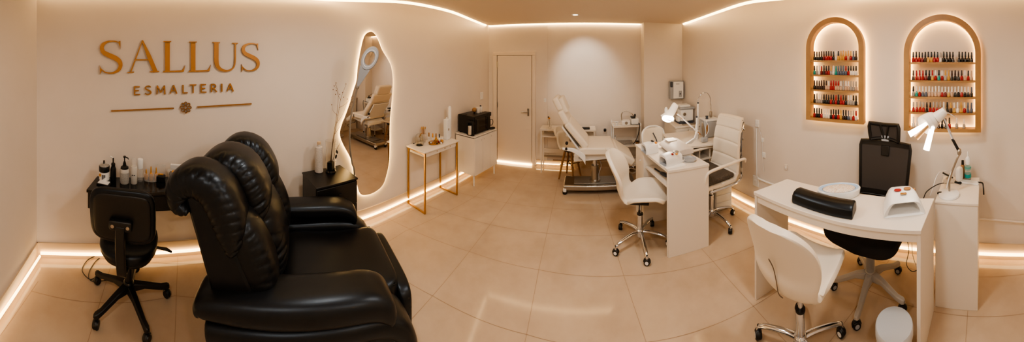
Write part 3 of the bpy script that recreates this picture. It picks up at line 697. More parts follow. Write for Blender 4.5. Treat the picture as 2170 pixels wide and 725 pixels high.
MB().box(-.033, .033, -.033, .033, 0, .27).build('body', M_whitep, t, bevel=.008); MB().blob((0, 0, .281), (.02, .02, .022), 1, 1, 14, 8).build('stopper', M_whitep, t)
B(.0335, .0345, -.006, .006, .12, .15).build('print', M_gold, t)
p = W(953, 290, z)
t = thing('lotion_dispenser', 'very tall slim white tube standing behind the square white dispenser', 'bottle', p, R(-11))
MB().lathe([(.022, 0), (.023, .01), (.022, .40), (.014, .42), (.0, .421)], n=20).build('body', M_whitep, t)
p = W(877, 305, z)
t = thing('black_clip', 'tiny black clip at the left corner of the white table', 'clip', p); MB().blob((0, 0, .006), (.02, .012, .012), .6, .6, 10, 6).build('clip_body', M_black, t)

# ================================================================ appliance cabinet
t = thing('sideboard_cabinet', 'white low cabinet on four white legs carrying the black microwave', 'cabinet', (-1.59, 3.52, 0), R(-14))
a, b = .175, .275
MB().box(-a, a, -b, b, .15, .672).build('carcass', M_white, t, bevel=.002); MB().box(-a-.004, a+.008, -b-.006, b+.004, .683, .70).build('cabinet_top', M_white, t, bevel=.002)
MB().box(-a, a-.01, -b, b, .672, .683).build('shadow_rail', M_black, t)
for k in range(3):
    y0 = -b+k*2*b/3
    d_ = MB().box(a, a+.014, y0+.002, y0+2*b/3-.002, .155, .665).build('door', M_white, t, bevel=.002)
    MB().blob((a+.016, y0+(.15 if k == 0 else .03), .625), (.008, .012, .012), 1, 1, 10, 6).build('knob', M_steel, d_)
for x in (-a+.025, a-.025):
    for y in (-b+.025, b-.025): MB().lathe([(.012, 0), (.016, .15)], (x, y, 0), n=10).build('leg', M_white, t)
z = .70
def rot(v, a): return Vector((v[0]*cos(a)-v[1]*sin(a), v[0]*sin(a)+v[1]*cos(a), v[2]))
def oncab(x, y, dz=0): return Vector((-1.59, 3.52, z+dz))+rot((x, y, 0), R(-14))
t = thing('microwave_oven', 'large black microwave oven on the white cabinet', 'microwave', oncab(-.01, .0), R(-14))
MB().box(-.155, .14, -.235, .16, .012, .265).build('body', M_black, t, bevel=.006)
d_ = MB().box(.141, .156, -.225, .07, .02, .255).build('door', M_blackg, t, bevel=.003); MB().box(.157, .159, -.19, .035, .05, .225).build('window', mat('smoked glass', (40, 34, 28), .08), d_)
MB().tube([(.156, .055, .05), (.175, .055, .05), (.175, .055, .22), (.156, .055, .22)], .005, 8).build('door_handle', M_black, d_)
MB().box(.141, .155, .073, .155, .02, .255).build('control_panel', M_blackg, t, bevel=.002); MB().box(-.12, -.02, -.23, -.19, .265, .272).build('rear_vent', M_black, t)
for x in (-.13, .12):
    for y in (-.21, .14): MB().lathe([(.012, 0), (.012, .012)], (x, y, 0), n=8).build('foot', M_black, t)
t = thing('coffee_maker', 'black coffee machine holding a silver mug in front of the microwave', 'coffee maker', oncab(.095, -.255), R(-14))
MB().box(-.05, .055, -.018, .018, 0, .014).build('base', M_black, t, bevel=.003); MB().box(-.055, -.036, -.018, .018, .014, .19).build('column', M_black, t, bevel=.003); MB().box(-.055, .055, -.018, .018, .175, .205).build('brew_head', M_black, t, bevel=.004)
MB().box(.038, .055, -.018, .018, .014, .19).build('column', M_black, t, bevel=.003)
MB().lathe([(.026, 0), (.029, .004), (.029, .12), (.027, .125), (.001, .125)], (0, -.012, .016), n=20).build('mug', mat('ribbed silver', (206, 200, 194), .35, .6), t)
t = thing('coffee_maker', 'slim black coffee machine with a looped jug handle at the far end of the cabinet', 'coffee maker', oncab(.06, .185), R(-14))
MB().box(-.07, .04, -.02, .04, 0, .02).build('base', M_black, t, bevel=.004); MB().box(-.07, -.02, -.02, .04, .02, .25).build('column', M_black, t, bevel=.006); MB().box(-.07, .06, -.02, .04, .20, .26).build('brew_head', M_black, t, bevel=.01)
MB().lathe([(.026, .022), (.034, .05), (.034, .13), (.026, .16)], (.022, .01, 0), n=18).build('jug', M_blackg, t)
MB().tube(crom([(.05, .02, .15), (.085, .03, .145), (.092, .03, .10), (.07, .025, .06), (.052, .02, .06)], 5), .005, 8).build('jug_handle', M_black, t)
t = thing('black_tray', 'flat black tray at the far end of the white cabinet', 'tray', oncab(.125, .225), R(-14)); t.scale = (.72, .9, 1)
MB().lathe([(.055, 0), (.065, .004), (.068, .016), (.063, .016), (.06, .006), (.001, .006)], n=28).build('tray_body', M_black, t)
p0 = oncab(-.02, -.03, .266)
t = thing('wooden_ball', 'small wooden ball ornament on a black foot on the microwave', 'ornament', p0)
MB().blob((0, 0, .05), (.07, .07, .07), 1, 1, 20, 12).build('ball', M_wood, t); MB().lathe([(.02, 0), (.01, .008), (.012, .018)], n=14).build('foot', M_black, t)
ribw = mat('ribbed white', (214, 208, 200), .5)
for dx, dy, h, lb, kn in [(.03, .025, .085, 'ribbed white pot beside the wooden ball on the microwave', 0), (.03, .085, .09, 'white pot with a dark lid knob on the microwave', 1)]:
    t = thing('sugar_pot', lb, 'pot', oncab(dx-.02, dy, .266))
    n = 36; MB().loft([[Vector(((r+.0015*(k % 2))*cos(2*pi*k/n), (r+.0015*(k % 2))*sin(2*pi*k/n), zz)) for k in range(n)] for r, zz in ((.026, 0), (.029, .005), (.029, h-.005), (.026, h))]).build('pot_body', ribw, t)
    if kn: MB().blob((0, 0, h+.008), (.03, .03, .024), .8, 1, 12, 6).build('lid_knob', M_navy, t)
def plate(name, lb, A, x, y, w=.05, h=.08, m=None, toggles=1):
    p = wq(A, x, y, .012); n_ = wn(A, x); rz = math.atan2(n_.y, n_.x)
    t = thing(name, lb, 'wall plate', p, rz)
    MB().box(-.012, 0, -w/2, w/2, -h/2, h/2).build('cover', m or M_whitep, t, bevel=.003)
    for k in range(toggles):
        zc = (k-(toggles-1)/2)*.024; MB().box(0.0005, .004, -w*.22, w*.22, zc-.009, zc+.009).build('toggle', M_whitep, t, bevel=.001)
    return t
plate('light_switch', 'white three way light switch on the left wall above the microwave', AL, 1021.5, 203, .075, .125, toggles=3)

# ================================================================ console on the far wall
t = thing('console_table', 'slim white console table with a low shelf standing against the far wall', 'table', (-.265, 4.065, 0))
x0, x1, y0, y1 = -.435, .435, -.12, .12
MB().box(x0, x1, y0, y1, .66, .69).build('table_top', M_white, t, bevel=.002); MB().box(x0+.02, x1-.02, y0+.02, y1, .555, .572).build('shelf', M_white, t, bevel=.002)
for x in (x0+.01, x1-.03):
    for y in (y0+.005, y1-.025): MB().box(x, x+.02, y, y+.02, 0, .66).build('leg', M_white, t)
MB().box(x0+.03, x1-.03, y1-.02, y1-.008, .17, .20).build('stretcher', M_steel, t); MB().box(x0+.03, x1-.03, y1-.02, y1-.008, .24, .31).build('back_rail', M_white, t)
def onw(x, y, z, Y):                                        # point seen in column x at plan line Y
    th = (x-X0)/F; return Vector((Y*math.tan(th), Y, z))
t = thing('tablet_case', 'black flat case lying on the far white console', 'case', onw(1237, 0, .69, 4.0)); MB().box(-.095, .095, -.05, .05, 0, .022).build('case_body', M_black, t, bevel=.006); MB().box(-.03, .03, -.03, .03, .0225, .027).build('clasp', M_navy, t, bevel=.002)
t = thing('nail_polish_bottle', 'tiny dark bottle with white cap standing on the far white console', 'bottle', onw(1209, 0, .69, 4.0))
MB().lathe([(.014, 0), (.016, .004), (.016, .03), (.008, .04)], n=12).build('body', M_black, t); MB().lathe([(.009, .04), (.008, .085), (.006, .088)], n=10).build('cap', M_whitep, t)
t = thing('flower_bottle', 'clear bottle with a yellow and dark flower at the left end of the far console', 'bottle', onw(1165, 0, .69, 4.0))
MB().lathe([(.026, 0), (.03, .004), (.03, .09), (.012, .115), (.012, .13)], n=18).build('body', M_acryl, t)
MB().tube([(0, 0, .02), (-.01, -.01, .17)], .003, 6).build('stem', M_black, t); MB().blob((-.008, -.012, .16), (.035, .03, .03), .9, .9, 12, 8).build('yellow_bloom', M_orange, t); MB().blob((-.02, -.012, .178), (.026, .024, .02), .9, .9, 12, 8).build('dark_bloom', M_black, t)
t = thing('wall_socket', 'small black plug in the far wall between console and trolley', 'socket', (.335, YB-.001, .60)); MB().box(-.03, .03, -.008, 0, -.045, .045).build('cover', M_wall, t, bevel=.002)
MB().blob((0, -.025, .015), (.045, .045, .05), .7, .7, 14, 8).build('plug', M_black, t)
t = thing('wall_hook', 'tiny white hook on the far wall beside the seam', 'hook', (-.66, YB-.015, 1.10)); MB().box(-.02, .02, -.008, 0, -.03, .03).build('hook_plate', M_whitep, t, bevel=.002); MB().tube([(0, -.008, 0), (0, -.03, -.005), (0, -.034, .015)], .005, 6).build('hook_pin', M_whitep, t)
# stool chair with wooden legs
t = thing('tub_chair', 'white moulded chair with honey wooden legs half hidden behind the treatment bed', 'chair', (-.22, 3.80, 0), R(-115))
def shell(t, seat_w=.42, back_w=.42, seat_l=.40, zs=.46, zb=.82, lean=.10, m=M_whitel, th=.035, waist=.34, name='seat_shell', saddle=.03):
    """one piece seat and back, seat front towards +Y"""
    ys, grid = [], []
    prof = crom([Vector(q) for q in [(0, seat_l*.60, zs-.02), (0, seat_l*.45, zs+.005), (0, seat_l*.15, zs+.0), (0, -seat_l*.18, zs-.01), (0, -seat_l*.38, zs+.015), (0, -seat_l*.48, zs+.09), (0, -seat_l*.52, zs+.18), (0, -seat_l*.54-lean*.5, zs+(zb-zs)*.74), (0, -seat_l*.54-lean, zb)]], 8)
    L = len(prof); q25 = lambda t: max(0.0, 1-t**2.4)**(1/2.4)
    us = [0, .006, .02]+[i/(L-1) for i in range(1, L-1)]+[.982, .992, .998, 1]
    us = sorted(us)
    for u in us:
        f = u*(L-1); i = min(int(f), L-2); p = prof[i].lerp(prof[i+1], f-i)
        w = interp([(0, seat_w*.80), (.12, seat_w*.92), (.28, seat_w), (.42, (seat_w+waist)/2), (.55, waist), (.68, back_w*.94), (.80, back_w), (1, back_w*.94)], u)
        if u < .14: w *= max(.25, q25((.14-u)/.14))
        if u > .78: w *= max(.16, q25((u-.78)/.22))
        sb = min(1, max(0, (u-.32)/.2)); sb = sb*sb*(3-2*sb)
        row = []
        for j in range(15):
            x = (-1+2*j/14)*w/2; k = x*x/(seat_w*seat_w/4)
            row.append(Vector((x, p.y+.075*k*sb, p.z+saddle*1.5*k*(1-sb)*(.4+min(.6, u*4)))))
        grid.append(row)
    return MB().sheet(grid, th).build(name, m, t, ang=70, sub=1)
shell(t, seat_w=.36, back_w=.36, seat_l=.34, zs=.47, zb=.74, lean=.05, waist=.30)
for a in (45, 135, 225, 315):
    d = Vector((cos(R(a)), sin(R(a)), 0)); MB().tube([d*.07+Vector((0, 0, .44)), d*.13+Vector((0, 0, .2)), d*.17+Vector((0, 0, .012))], [.017, .016, .012], 10).build('leg', M_wood, t)
MB().tube([(.11, .11, .22), (-.11, -.11, .22)], .006, 6).build('brace', M_black, t); MB().tube([(-.11, .11, .22), (.11, -.11, .22)], .006, 6).build('brace', M_black, t)
MB().lathe([(.09, .42), (.10, .45)], n=20).build('seat_mount', M_black, t)
# trolley
t = thing('beauty_trolley', 'white three shelf trolley by the far corner carrying the steamer', 'trolley', (.655, 4.02, 0))
x0, x1, y0, y1 = -.225, .225, -.14, .14
for zz in (.745, .44, .14):
    MB().box(x0, x1, y0, y1, zz-.02, zz).build('shelf', M_white, t, bevel=.006); g = MB()
    g.tube([(x0, y0, zz+.015), (x1, y0, zz+.015), (x1, y1, zz+.015), (x0, y1, zz+.015), (x0, y0, zz+.015)], .005, 6).build('rail', M_whitep, t)
for x in (x0+.01, x1-.01):
    for y in (y0+.01, y1-.01): MB().tube([(x, y, .03), (x, y, .79)], .010, 8).build('post', M_whitep, t); MB().blob((x, y, .018), (.03, .03, .036), .9, .9, 10, 8).build('wheel', M_black, t)
t = thing('facial_steamer', 'white beauty device with a curved grey hose on the top trolley shelf', 'device', (.70, 4.0, .746))
MB().box(-.12, .02, -.06, .07, 0, .07).build('device_body', M_whitep, t, bevel=.014); MB().box(.03, .15, -.07, .07, 0, .10).build('tank', M_whitep, t, bevel=.014); MB().lathe([(.001, .004), (.022, .003), (.024, 0)], n=18, fn=lambda q: Vector((-.05+q.x, -.061-q.z, .036+q.y))).build('dial', M_steel, t)
MB().box(.035, .10, -.05, .06, .10, .12).build('dark_tray', M_black, t, bevel=.004)
MB().tube(crom([(-.11, .0, .06), (-.12, 0, .15), (-.09, 0, .205), (-.02, 0, .21), (.05, -.01, .17), (.08, -.01, .12)], 5), .008, 8).build('hose', M_steel, t); MB().lathe([(.016, .12), (.012, .16)], (.10, 0, 0), n=12).build('nozzle', M_black, t)
t = thing('small_cup', 'small white cup at the left of the top trolley shelf', 'cup', (.50, 3.98, .746)); MB().lathe([(.022, 0), (.032, .045), (.029, .045), (.02, .004), (.001, .004)], n=18).build('cup_wall', M_whitep, t); MB().blob((0, 0, .035), (.04, .04, .02), .8, 1, 12, 6).build('contents', M_greyp, t)
t = thing('black_folder', 'dark flat folder sticking out at the right of the top trolley shelf', 'folder', (.80, 3.94, .746)); MB().obox((0, 0, .118), (.14, .07, .008)).build('folder_cover', M_black, t, bevel=.002)
t.location.z = .64
t = thing('clear_box', 'clear plastic box full of small tools on the middle trolley shelf', 'box', (.64, 4.0, .441)); MB().box(-.14, .13, -.08, .08, 0, .085).build('box_wall', M_acryl, t, bevel=.004)
MB().box(-.12, .11, -.06, .06, .004, .04).build('tool_heap', mat('mixed tools', (150, 140, 130), .5, var=(60, (90, 80, 74)), bump=(90, .9, .01)), t)
t = thing('spray_bottle', 'small white spray bottle at the left of the middle trolley shelf', 'bottle', (.475, 3.95, .441)); MB().lathe([(.018, 0), (.02, .004), (.02, .07), (.008, .085), (.008, .13)], n=14).build('body', M_whitep, t); MB().lathe([(.01, .13), (.01, .15)], n=10).build('cap', M_greyp, t)
t = thing('brown_bowl', 'small brown bowl at the right of the middle trolley shelf', 'bowl', (.83, 3.96, .441)); MB().lathe([(.02, 0), (.038, .04), (.034, .04), (.018, .004), (.001, .004)], n=18).build('bowl_wall', M_wood, t); MB().blob((0, 0, .034), (.055, .055, .03), .8, 1, 12, 6).build('contents', M_black, t)
tag(MB().tube(crom([(.83, 3.86, .80), (.845, 3.855, .72), (.80, 3.85, .56), (.74, 3.86, .47)], 5), .006, 6).build('hanging_cable', M_black), 'dark cable hanging down the right side of the trolley', 'cable')
# towel dispenser
t = thing('towel_dispenser', 'white and grey wall dispenser high up in the far right corner', 'dispenser', (1.478, 3.999, 1.28))
MB().box(-.115, .115, -.11, 0, -.15, .15).build('housing', M_greyp, t, bevel=.012, seg=3); MB().box(-.07, .105, -.128, -.111, -.135, .135).build('front_cover', M_whitep, t, bevel=.01)
MB().box(-.115, -.08, -.127, -.08, .05, .14).build('dark_window', M_navy, t, bevel=.01); MB().box(.02, .075, -.133, -.129, -.11, -.01).build('grey_panel', M_greyp, t, bevel=.004); MB().box(.035, .055, -.137, -.134, -.07, -.05).build('lock', M_navy, t)
MB().box(-.03, .03, -.132, -.129, .095, .108).build('name_strip', M_greyp, t)

# ================================================================ treatment bed
t = thing('treatment_bed', 'white padded treatment bed with raised back on a grey pedestal base', 'treatment bed', (.16, 3.47, 0))
def bp_(poly, y0, y1, name, m, bev=.03, seg=4, par=None): return MB().prism(poly, y0, y1, fn=lambda p: Vector((p.x, p.z, p.y))).build(name, m, par or t, bevel=bev, seg=seg)
MB().box(-.44, .52, -.15, .15, .055, .125).build('base_plate', M_steel, t, bevel=.02, seg=3)
MB().box(-.30, .30, -.10, .10, .1255, .135).build('base_inset', M_grey, t, bevel=.004)
for x in (-.42, .49):
    for y in (-.13, .13): MB().lathe([(.001, -.016), (.03, -.016), (.032, 0), (.03, .016), (.001, .016)], n=16, fn=lambda q: Vector((x+q.x, y+q.z, .032+q.y))).build('caster_wheel', M_black, t); MB().obox((x, y, .062), (.045, .05, .05)).build('caster_cap', M_whitep, t, bevel=.01)
MB().lathe([(.075, .135), (.075, .15), (.052, .155), (.052, .34), (.048, .345)], (-.02, 0, 0), n=28).build('lower_column', M_steel, t)
MB().lathe([(.030, .345), (.030, .50)], (-.02, 0, 0), n=20).build('upper_column', M_chrome, t)
bp_([(-.30, .455), (.28, .50), (.28, .555), (-.18, .565), (-.30, .52)], -.20, .20, 'under_frame', M_whitep, .012)
ms = bp_([(-.24, .565), (.225, .565), (.245, .60), (.22, .655), (-.16, .66), (-.24, .64)], -.27, .27, 'seat_pad', M_whitel)
MB().tube([(.10, -.272, .655), (.13, -.272, .60), (.14, -.272, .57)], .003, 6).build('pad_seam', M_whitel, t)
def slab(a, b, th, y0, y1, name, m=M_whitel, bev=.03):
    a, b = Vector((*a, 0)), Vector((*b, 0)); d = (b-a).normalized(); n = Vector((-d.y, d.x, 0))*th
    return bp_([(q.x, q.y) for q in (a, b, b+n, a+n)], y0, y1, name, m, bev)
# back, three pads climbing to the headrest (x towards the legs)
slab((-.17, .62), (-.43, .93), -.09, -.25, .25, 'back_pad')
slab((-.425, .925), (-.515, 1.09), -.085, -.24, .24, 'upper_back_pad')
slab((-.51, 1.085), (-.595, 1.25), -.085, -.17, .17, 'head_pad')
slab((-.428, 1.06), (-.512, 1.255), -.065, -.16, .16, 'pillow', bev=.025)
slab((-.21, .60), (-.44, .91), .022, -.2, .2, 'back_plate', M_whitep, .005)
slab((.245, .635), (.50, .465), -.095, -.25, .25, 'leg_pad'); slab((.23, .535), (.46, .385), .02, -.2, .2, 'leg_plate', M_whitep, .004)
for s in (-1, 1):
    P = crom([(-.44, s*.285, .655), (-.30, s*.29, .64), (-.20, s*.29, .58), (-.15, s*.285, .52)], 6); rg = []
    for i, p in enumerate(P):
        u = i/(len(P)-1); h = .012+.05*u
        rg.append([p+Vector((0, -.014, -h)), p+Vector((0, .014, -h)), p+Vector((0, .014, h*.8)), p+Vector((0, -.014, h*.8))])
    MB().loft(rg).build('side_cover', M_whitep, t, bevel=.006)
    MB().obox((-.20, s*.262, .535), (.07, .02, .05), ry=.5).build('hinge_plate', M_greyp, t, bevel=.006)
    MB().lathe([(.001, .03), (.018, .028), (.02, 0)], n=14, fn=lambda q: Vector((-.385+q.x, s*(.26+q.z), .72+q.y))).build('tilt_knob', M_black, t)
    MB().lathe([(.001, .03), (.016, .028), (.018, 0)], n=14, fn=lambda q: Vector((-.39+q.x, s*(.29+q.z*.5), .655+q.y))).build('tilt_knob', M_black, t)
MB().obox((.135, -.273, .60), (.022, .008, .05)).build('strap', M_black, t, bevel=.003)
MB().tube(crom([(.25, -.1, .50), (.34, -.1, .40), (.45, -.1, .36), (.50, -.1, .33)], 4), .012, 8).build('foot_bar', M_chrome, t); MB().tube(crom([(.45, -.18, .35), (.52, -.18, .31), (.46, -.18, .28), (.40, -.18, .33), (.45, -.18, .35)], 4), .008, 8).build('foot_loop', M_steel, t)
MB().tube(crom([(.03, -.05, .46), (.06, -.07, .36), (.03, -.07, .25), (.03, -.06, .16)], 5), .004, 6).build('pump_cable', M_greyp, t)
tag(MB().tube(crom([(-.50, 4.0, .19), (.0, 4.02, .185), (.2, 4.03, .18), (.42, 4.06, .18)], 4), .007, 6).build('wall_pipe', M_wood), 'thin brown pipe running low along the far wall behind the bed', 'pipe')
# ================================================================ manicure desk in the middle
t = thing('manicure_desk', 'white manicure desk with open side shelf in the middle of the room', 'desk', (.93, 2.52, 0), 0)
def rel(P): return [(x-.93, y-2.52) for x, y in P]
NL, NR, FR_, FL_ = (.727, 2.138), (1.134, 2.128), (1.02, 2.93), (.585, 2.93)
def lerp(a, b, u): return (a[0]+(b[0]-a[0])*u, a[1]+(b[1]-a[1])*u)
MB().prism(rel([NL, NR, FR_, FL_]), .755, .78).build('desk_top', M_white, t, bevel=.003)
A1, A2 = lerp(NL, FL_, .035), lerp(NR, FR_, .035)
MB().prism(rel([(NL[0]+.004, NL[1]+.004), (NR[0]-.004, NR[1]+.004), A2, A1]), 0, .7545).build('end_panel', M_white, t, bevel=.002)
F1, F2 = lerp(NL, FL_, .68), lerp(NR, FR_, .68)
cb = MB().prism(rel([F1, F2, (FR_[0]-.01, FR_[1]-.01), (FL_[0]+.01, FL_[1]-.01)]), 0, .7545).build('drawer_cabinet', M_white, t, bevel=.002)
for k in range(3): q = lerp(F1, FL_, .25); MB().blob((q[0]-.93-.012, q[1]-2.52, .66-.2*k), (.02, .014, .014), 1, 1, 10, 6).build('drawer_knob', M_whitep, cb)
S1, S2, S3, S4 = lerp(NL, FL_, .036), lerp(NR, FR_, .036), lerp(NR, FR_, .675), lerp(NL, FL_, .675)
MB().prism(rel([(S1[0]+.02, S1[1]), (S2[0]-.215, S2[1]), (S3[0]-.115, S3[1]), (S4[0]+.02, S4[1])]), .60, .617).build('shelf', M_white, t)
MB().prism(rel([(S2[0]-.215, S2[1]), (S2[0]-.20, S2[1]), (S3[0]-.10, S3[1]), (S3[0]-.115, S3[1])]), .14, .599).build('modesty_panel', M_white, t)
def uvlamp(lb, loc, rz, w=.20, dpt=.20, h=.10, dots=True, m=M_whitep):
    """nail dryer: hollow arch open towards -Y"""
    t = thing('nail_dryer', lb, 'nail lamp', loc, rz)
    def arch(w_, h_, y, n=20, z0=0.0, e=.55):
        return [Vector((w_/2*math.copysign(abs(cos(a))**e, cos(a)), y, z0+h_*abs(sin(a))**e)) for a in [pi*k/n for k in range(n+1)]]
    o1, o2, o3 = arch(w, h*.93, -dpt/2), arch(w*.96, h, -dpt*.05), arch(w*.80, h*.86, dpt/2); i1, i2 = arch(w*.80, h*.70, -dpt/2), arch(w*.72, h*.62, dpt*.36)
    MB().loft([i2, i1, o1, o2, o3], closed=True, cap=True).build('housing', m, t, bevel=.004, ang=50)
    MB().box(-w*.42, w*.42, -dpt*.5, dpt*.42, .0005, .006).build('base_tray', M_greyp, t, bevel=.002)
    return t
z = .78
p = W(1374, 326, z)
t = uvlamp('white nail dryer at the far end of the manicure desk', p+Vector((.03, .05, 0)), R(-80), .15, .15, .105)
MB().blob((.02, .02, .118), (.05, .03, .016), .8, .8, 12, 6).build('black_button', M_black, t); MB().blob((.055, .045, .108), (.035, .03, .02), .8, .8, 12, 6).build('orange_button', M_orange, t)
p = W(1418, 347, z)
t = uvlamp('white nail dryer at the near end of the manicure desk', p+Vector((.02, .0, 0)), R(-75), .15, .19, .105)
MB().blob((.01, .045, .106), (.06, .06, .012), .7, .9, 14, 6).build('dark_panel', M_grey, t); MB().blob((.05, -.02, .108), (.028, .022, .016), .8, .8, 10, 6).build('red_button', M_red, t); MB().blob((.06, .02, .105), (.035, .022, .014), .8, .8, 10, 6).build('orange_button', M_orange, t)
t = thing('hand_rest', 'long white and grey arm rest pad across the manicure desk', 'arm rest', W(1430, 325, z)+Vector((.02, .03, 0)), R(5))
rg = []
for x in (-.11, -.09, -.03, .05, .11):
    hz = {-.11: .045, -.09: .07, -.03: .095, .05: .10, .11: .085}[x]
    rg.append([Vector((x, y, zz)) for y, zz in ((-.20, .03), (-.20, hz-.005), (-.19, hz), (.19, hz), (.20, hz-.005), (.20, .03))])
MB().loft(rg).build('pad', mat('grey vinyl', (206, 198, 190), .5), t, bevel=.006)
for y in (-.17, .17): MB().box(-.09, .09, y-.012, y+.012, 0, .03).build('foot', M_whitep, t, bevel=.004)
MB().box(-.06, .05, .06, .17, .1005, .106).build('white_towel', M_paper, t, bevel=.003)
gr = 'things on the manicure desk'
t = thing('paper_pad', 'flat white paper sheets at the near corner of the manicure desk', 'paper', W(1429, 354, z)+Vector((.01, 0, 0)), .1); MB().box(-.10, .10, -.03, .03, .0005, .008).build('sheet_stack', M_paper, t)
t = thing('dust_tray', 'round pale tray at the right of the manicure desk', 'tray', W(1461, 340, z)); MB().lathe([(.05, 0), (.065, .004), (.07, .018), (.062, .019), (.055, .01), (.001, .01)], n=28).build('tray_body', M_greyp, t)
t = thing('dappen_pot', 'small white pot with dark lids beside the near nail dryer', 'pot', W(1443, 342, z)+Vector((0, -.005, 0))); MB().box(-.03, .03, -.025, .025, 0, .022).build('pot_base', M_whitep, t, bevel=.005)
for k in (-1, 1): MB().blob((k*.012, 0, .032), (.02, .02, .024), .8, 1, 12, 6).build('dark_lid', M_black, t)
t = thing('nail_file', 'dark curved brush lying on the shelf under the manicure desk', 'brush', (.78, 2.40, .6175), .4); MB().blob((0, 0, .012), (.05, .16, .024), .8, .9, 16, 8).build('brush_head', M_navy, t); MB().tube([(0, .07, .012), (.0, .16, .018)], .008, 8).build('handle', M_black, t)
t = thing('glass_jar', 'small clear jar between the two nail dryers', 'jar', W(1388, 318, z)+Vector((.0, -.03, 0))); MB().lathe([(.018, 0), (.022, .004), (.022, .045), (.016, .05)], n=16).build('jar_body', M_acryl, t); MB().lathe([(.019, .05), (.019, .062), (.0, .063)], n=16).build('lid', M_steel, t)

# ================================================================ white shell chairs
def shell_chair(lb, loc, rz, angs, zs=.50, zb=.85, sc=1.0):
    t = thing('shell_chair', lb, 'chair', loc, rz)
    s_ = shell(t, .44*sc, .44*sc, .42*sc, zs, zb, .09, th=.04, waist=.37*sc, saddle=.045)
    MB().tube(crom([(0, -.30, zs+.27), (0, -.262, zs+.20), (0, -.238, zs+.12), (0, -.218, zs+.04), (0, -.18, zs-.012)], 5), .0028, 6).build('back_seam', mat('seam shadow', (120, 104, 88), .7), t)
    star(t, .275, angs, M_chrome, hubz=.115, style='tube', ring=M_whitep, endz=.075)
    MB().lathe([(.027, .13), (.027, .27), (.025, .275)], n=18).build('gas_cover', M_chrome, t); MB().lathe([(.03, .275), (.03, .285)], n=18).build('collar', M_black, t); MB().lathe([(.015, .285), (.015, zs-.05)], n=14).build('piston', M_chrome, t)
    MB().box(-.09, .09, -.09, .09, zs-.055, zs-.035).build('seat_mount', M_black, t, bevel=.004)
    lv = MB().tube([(.02, 0, zs-.05), (.06, -.0, zs-.06), (.075, 0, zs-.10)], .005, 6).build('lever', M_black, t); MB().blob((.078, 0, zs-.125), (.022, .022, .05), .7, .9, 12, 8).build('lever_grip', M_black, lv)
    return t
shell_chair('white leather rolling shell chair facing the manicure desk', (.53, 2.40, 0), R(-108), [R(a+108) for a in (205, 270, 335, 50, 125)], zs=.465, zb=.87)
shell_chair('white leather rolling shell chair in the right foreground at the curved desk', (1.13, 1.00, 0), R(-80), [R(a+80) for a in (115, 43, -29, -101, -173)], zs=.50, zb=.95, sc=1.02)

# ================================================================ white ribbed office chair
t = thing('office_chair', 'white high backed office chair with ribbed back and dark seat cushion', 'chair', (1.32, 2.44, 0), R(100))
prof = crom([Vector(q) for q in [(0, .24, .485), (0, .22, .505), (0, .05, .50), (0, -.12, .495), (0, -.19, .53), (0, -.225, .64), (0, -.235, .80), (0, -.255, .93), (0, -.29, 1.06), (0, -.31, 1.10), (0, -.335, 1.105)]], 14)
grid = []
for i, p in enumerate(prof):
    u = i/(len(prof)-1); w = interp([(0, .44), (.3, .46), (.5, .43), (.9, .38), (1, .37)], u); rib = -.011*max(0, 1-abs(sin(u*pi*9.5))*3)
    row = []
    for j in range(9):
        v = -1+j/4
        row.append(p+Vector((v*w/2, (rib if u > .4 else 0)+.02*v*v*(u > .35), rib if u <= .4 else 0)))
    grid.append(row)
MB().sheet(grid, .03).build('seat_back', M_whitel, t, ang=60)
MB().box(-.215, .215, -.15, .23, .522, .565).build('cushion', M_cushion, t, bevel=.018, seg=3)
for s in (-1, 1):
    MB().tube(crom([(s*.235, .20, .475), (s*.24, -.10, .465), (s*.24, -.22, .50), (s*.225, -.24, .62), (s*.205, -.255, .80), (s*.19, -.28, .95), (s*.18, -.325, 1.07)], 6), .012, 8).build('side_frame', M_chrome, t)
    MB().tube(crom([(s*.245, -.275, .66), (s*.265, -.24, .70), (s*.27, -.05, .705), (s*.27, .20, .70), (s*.265, .26, .67), (s*.25, .27, .58), (s*.24, .24, .48)], 6), .015, 8).build('armrest', M_whitel, t)
    for k, (yy, zz) in enumerate([(-.31, .99), (-.29, .89), (-.28, .80), (-.27, .70)]): MB().blob((s*.20, yy, zz), (.025, .02, .03), .7, .8, 10, 6).build('bolt', M_steel, t)
MB().tube([(-.2, -.31, 1.0), (.2, -.31, 1.0)], .009, 6).build('cross_bar', M_chrome, t)
MB().box(-.13, .13, -.12, .12, .42, .478).build('tilt_mechanism', M_black, t, bevel=.02); MB().lathe([(.027, .12), (.027, .3), (.018, .305), (.018, .42)], n=16).build('gas_column', M_chrome, t)
star(t, .275, [R(a) for a in (-173, 168-70+22, 45, -30, -102)], M_chrome, hubz=.12, style='tube', ring=M_whitep, endz=.075)

# ================================================================ corner counters behind
t = thing('corner_desk', 'white corner desk with a curved front and open cubbies behind the manicure desk', 'desk', (1.3, 2.95, 0))
top = [(1.06, 3.02), (1.10, 2.80), (1.20, 2.72), (1.40, 2.70), (1.82, 2.66), (1.72, 3.34), (1.06, 3.34)]
rl = lambda P: [(x-1.3, y-2.95) for x, y in P]
MB().prism(rl(top), .73, .755).build('desk_top', M_white, t, bevel=.003)
body = [(1.14, 3.30), (1.14, 2.95), (1.78, 2.95), (1.72, 3.32)]
MB().prism(rl(body), .0, .7295).build('cabinet', M_white, t, bevel=.002)
for x in (1.20, 1.33, 1.47): MB().prism(rl([(x, 2.76), (x+.015, 2.76), (x+.015, 2.949), (x, 2.949)]), .40, .7295).build('divider', M_white, t)
MB().prism(rl([(1.19, 2.76), (1.78, 2.72), (1.78, 2.949), (1.19, 2.949)]), .56, .575).build('cubby_shelf', M_white, t); 
